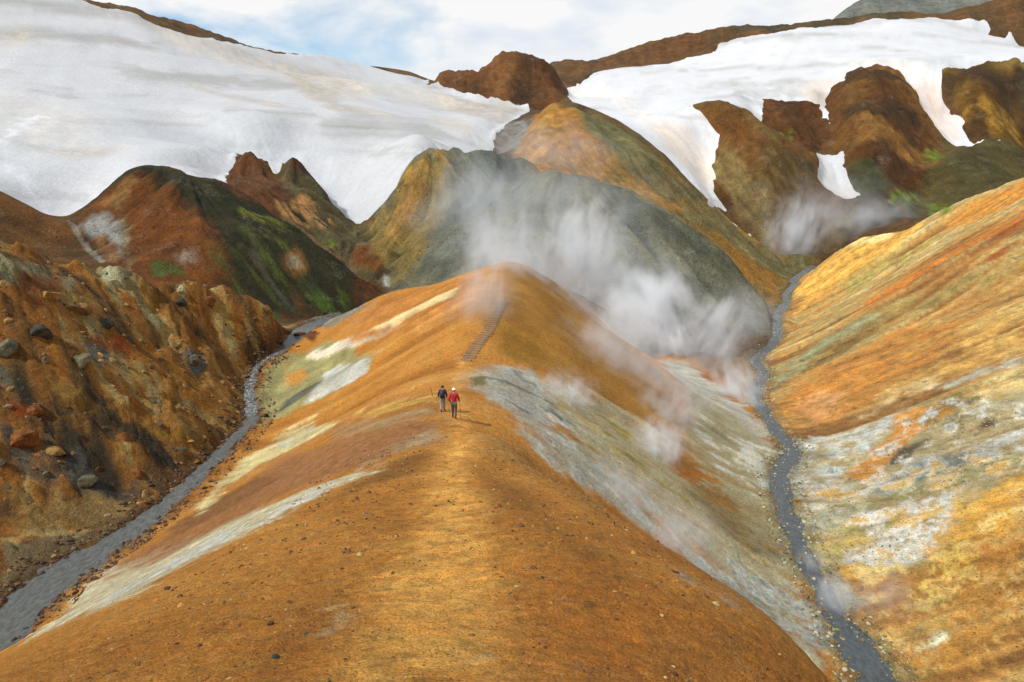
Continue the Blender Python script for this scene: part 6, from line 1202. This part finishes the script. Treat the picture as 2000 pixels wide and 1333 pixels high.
# the gravel bar on the near side of the left stream
C = catmull(DATA['streams'][0][0], 8); C = C[(C[:, 1] > 30) & (C[:, 1] < 47)]; n = 5200
k = rn.randint(0, len(C) - 1, n); f = rn.rand(n)[:, None]; P = C[k] * (1 - f) + C[k + 1] * f; t = C[k + 1, :2] - C[k, :2]; t /= np.hypot(*t.T)[:, None] + 1e-9
w = P[:, 3] * .5 + 1.7 * rn.rand(n) ** 1.2 - .1; X = P[:, 0] + t[:, 1] * w; Y = P[:, 1] - t[:, 0] * w; q = fbm(X, Y, 1.6, 3, 540) + .25 * rn.randn(n) > -.05; X, Y = X[q], Y[q]
stones('gravel_bar', X, Y, .02 + .07 * rn.rand(len(X)) ** 4, hexes(['5A4630', '6E5A3C', '85806A', '4A3826', '757058'], len(X)), 'brown and grey stones on the gravel bar beside the left stream')
# broken rock over the left slope
n = 13000; X = rn.uniform(-62, -24, n); Y = rn.uniform(36, 88, n); k = (poly_sd(X, Y, zone) > 1) & (fbm(X, Y, 8, 3, 66) + .3 * rn.randn(n) > 0); X, Y = X[k], Y[k]
stones('rubble', X, Y, .05 + .42 * rn.rand(len(X)) ** 6, hexes(['5A4426', '6E6248', '7A4A20', '4A4232', '8A7446', '94703A', '6A4A22'], len(X)), 'broken rubble over the rocky left slope', 0.)
# crusted rock fragments on the lower right bank
q = np.asarray(DATA['crust']); n = 6000; X = rn.uniform(q[:, 0].min(), q[:, 0].max(), n); Y = rn.uniform(q[:, 1].min(), q[:, 1].max(), n); k = (poly_sd(X, Y, q) > 0) & (fbm(X, Y, 5, 3, 520) + .2 * rn.randn(n) > .05); X, Y = X[k], Y[k]
stones('crust_fragments', X, Y, .02 + .09 * rn.rand(len(X)) ** 4, hexes(['A8A498', '8A8468', '6A6450', 'B8B4A8', '7A6A3C', '5A5044'], len(X)), 'pale crust fragments on the lower golden slope')

# ---------------------------------------------------------------- steam
def steam_material(i, tau, seed, fluff):
    m = bpy.data.materials.new('steam'); m.use_nodes = True; t = m.node_tree; t.nodes.clear()
    o = t.nodes.new('ShaderNodeOutputMaterial'); v = t.nodes.new('ShaderNodeVolumePrincipled')
    v.inputs['Color'].default_value = (.95, .975, 1., 1); v.inputs['Anisotropy'].default_value = 0.
    tc = t.nodes.new('ShaderNodeTexCoord'); ln = t.nodes.new('ShaderNodeVectorMath'); ln.operation = 'LENGTH'; t.links.new(tc.outputs['Object'], ln.inputs[0])
    mpn = t.nodes.new('ShaderNodeMapping'); mpn.inputs['Location'].default_value = (seed * 3.7, seed * 1.9, seed * .7); mpn.inputs['Scale'].default_value = (1.25, 1., .62); mpn.inputs['Rotation'].default_value = (0, .45, 0); t.links.new(tc.outputs['Object'], mpn.inputs['Vector'])
    n = noise(t, mpn.outputs[0], fluff, 6, .62); n.node.inputs['Distortion'].default_value = .35
    e = mathn(t, 'ADD', mathn(t, 'SUBTRACT', 1., ln.outputs['Value']), mathn(t, 'MULTIPLY', mathn(t, 'SUBTRACT', n, .5), 3.4))
    d = maprange(t, e, .22, 1.30, 0, 1); edge = maprange(t, ln.outputs['Value'], .40, 1., 1, 0)
    t.links.new(mathn(t, 'MULTIPLY', mathn(t, 'MULTIPLY', d, edge), tau), v.inputs['Density']); t.links.new(v.outputs[0], o.inputs['Volume']); return m
for i, (x, y, z, rx, ry, rz, tilt, tau, fluff, label) in enumerate(DATA['steam']):
    bm = bmesh.new(); bmesh.ops.create_icosphere(bm, subdivisions=3, radius=1.)
    o = link('steam_plume', bm_mesh('steam_plume', bm, steam_material(i, tau / (min(rx, ry) * 1.0), i + 1, fluff)), None, (x, y, z))
    o.scale = (rx, ry, rz); o.rotation_euler = (0, tilt, 0); o['kind'] = 'stuff'; o['label'] = label; o['group'] = 'steam from the vents'
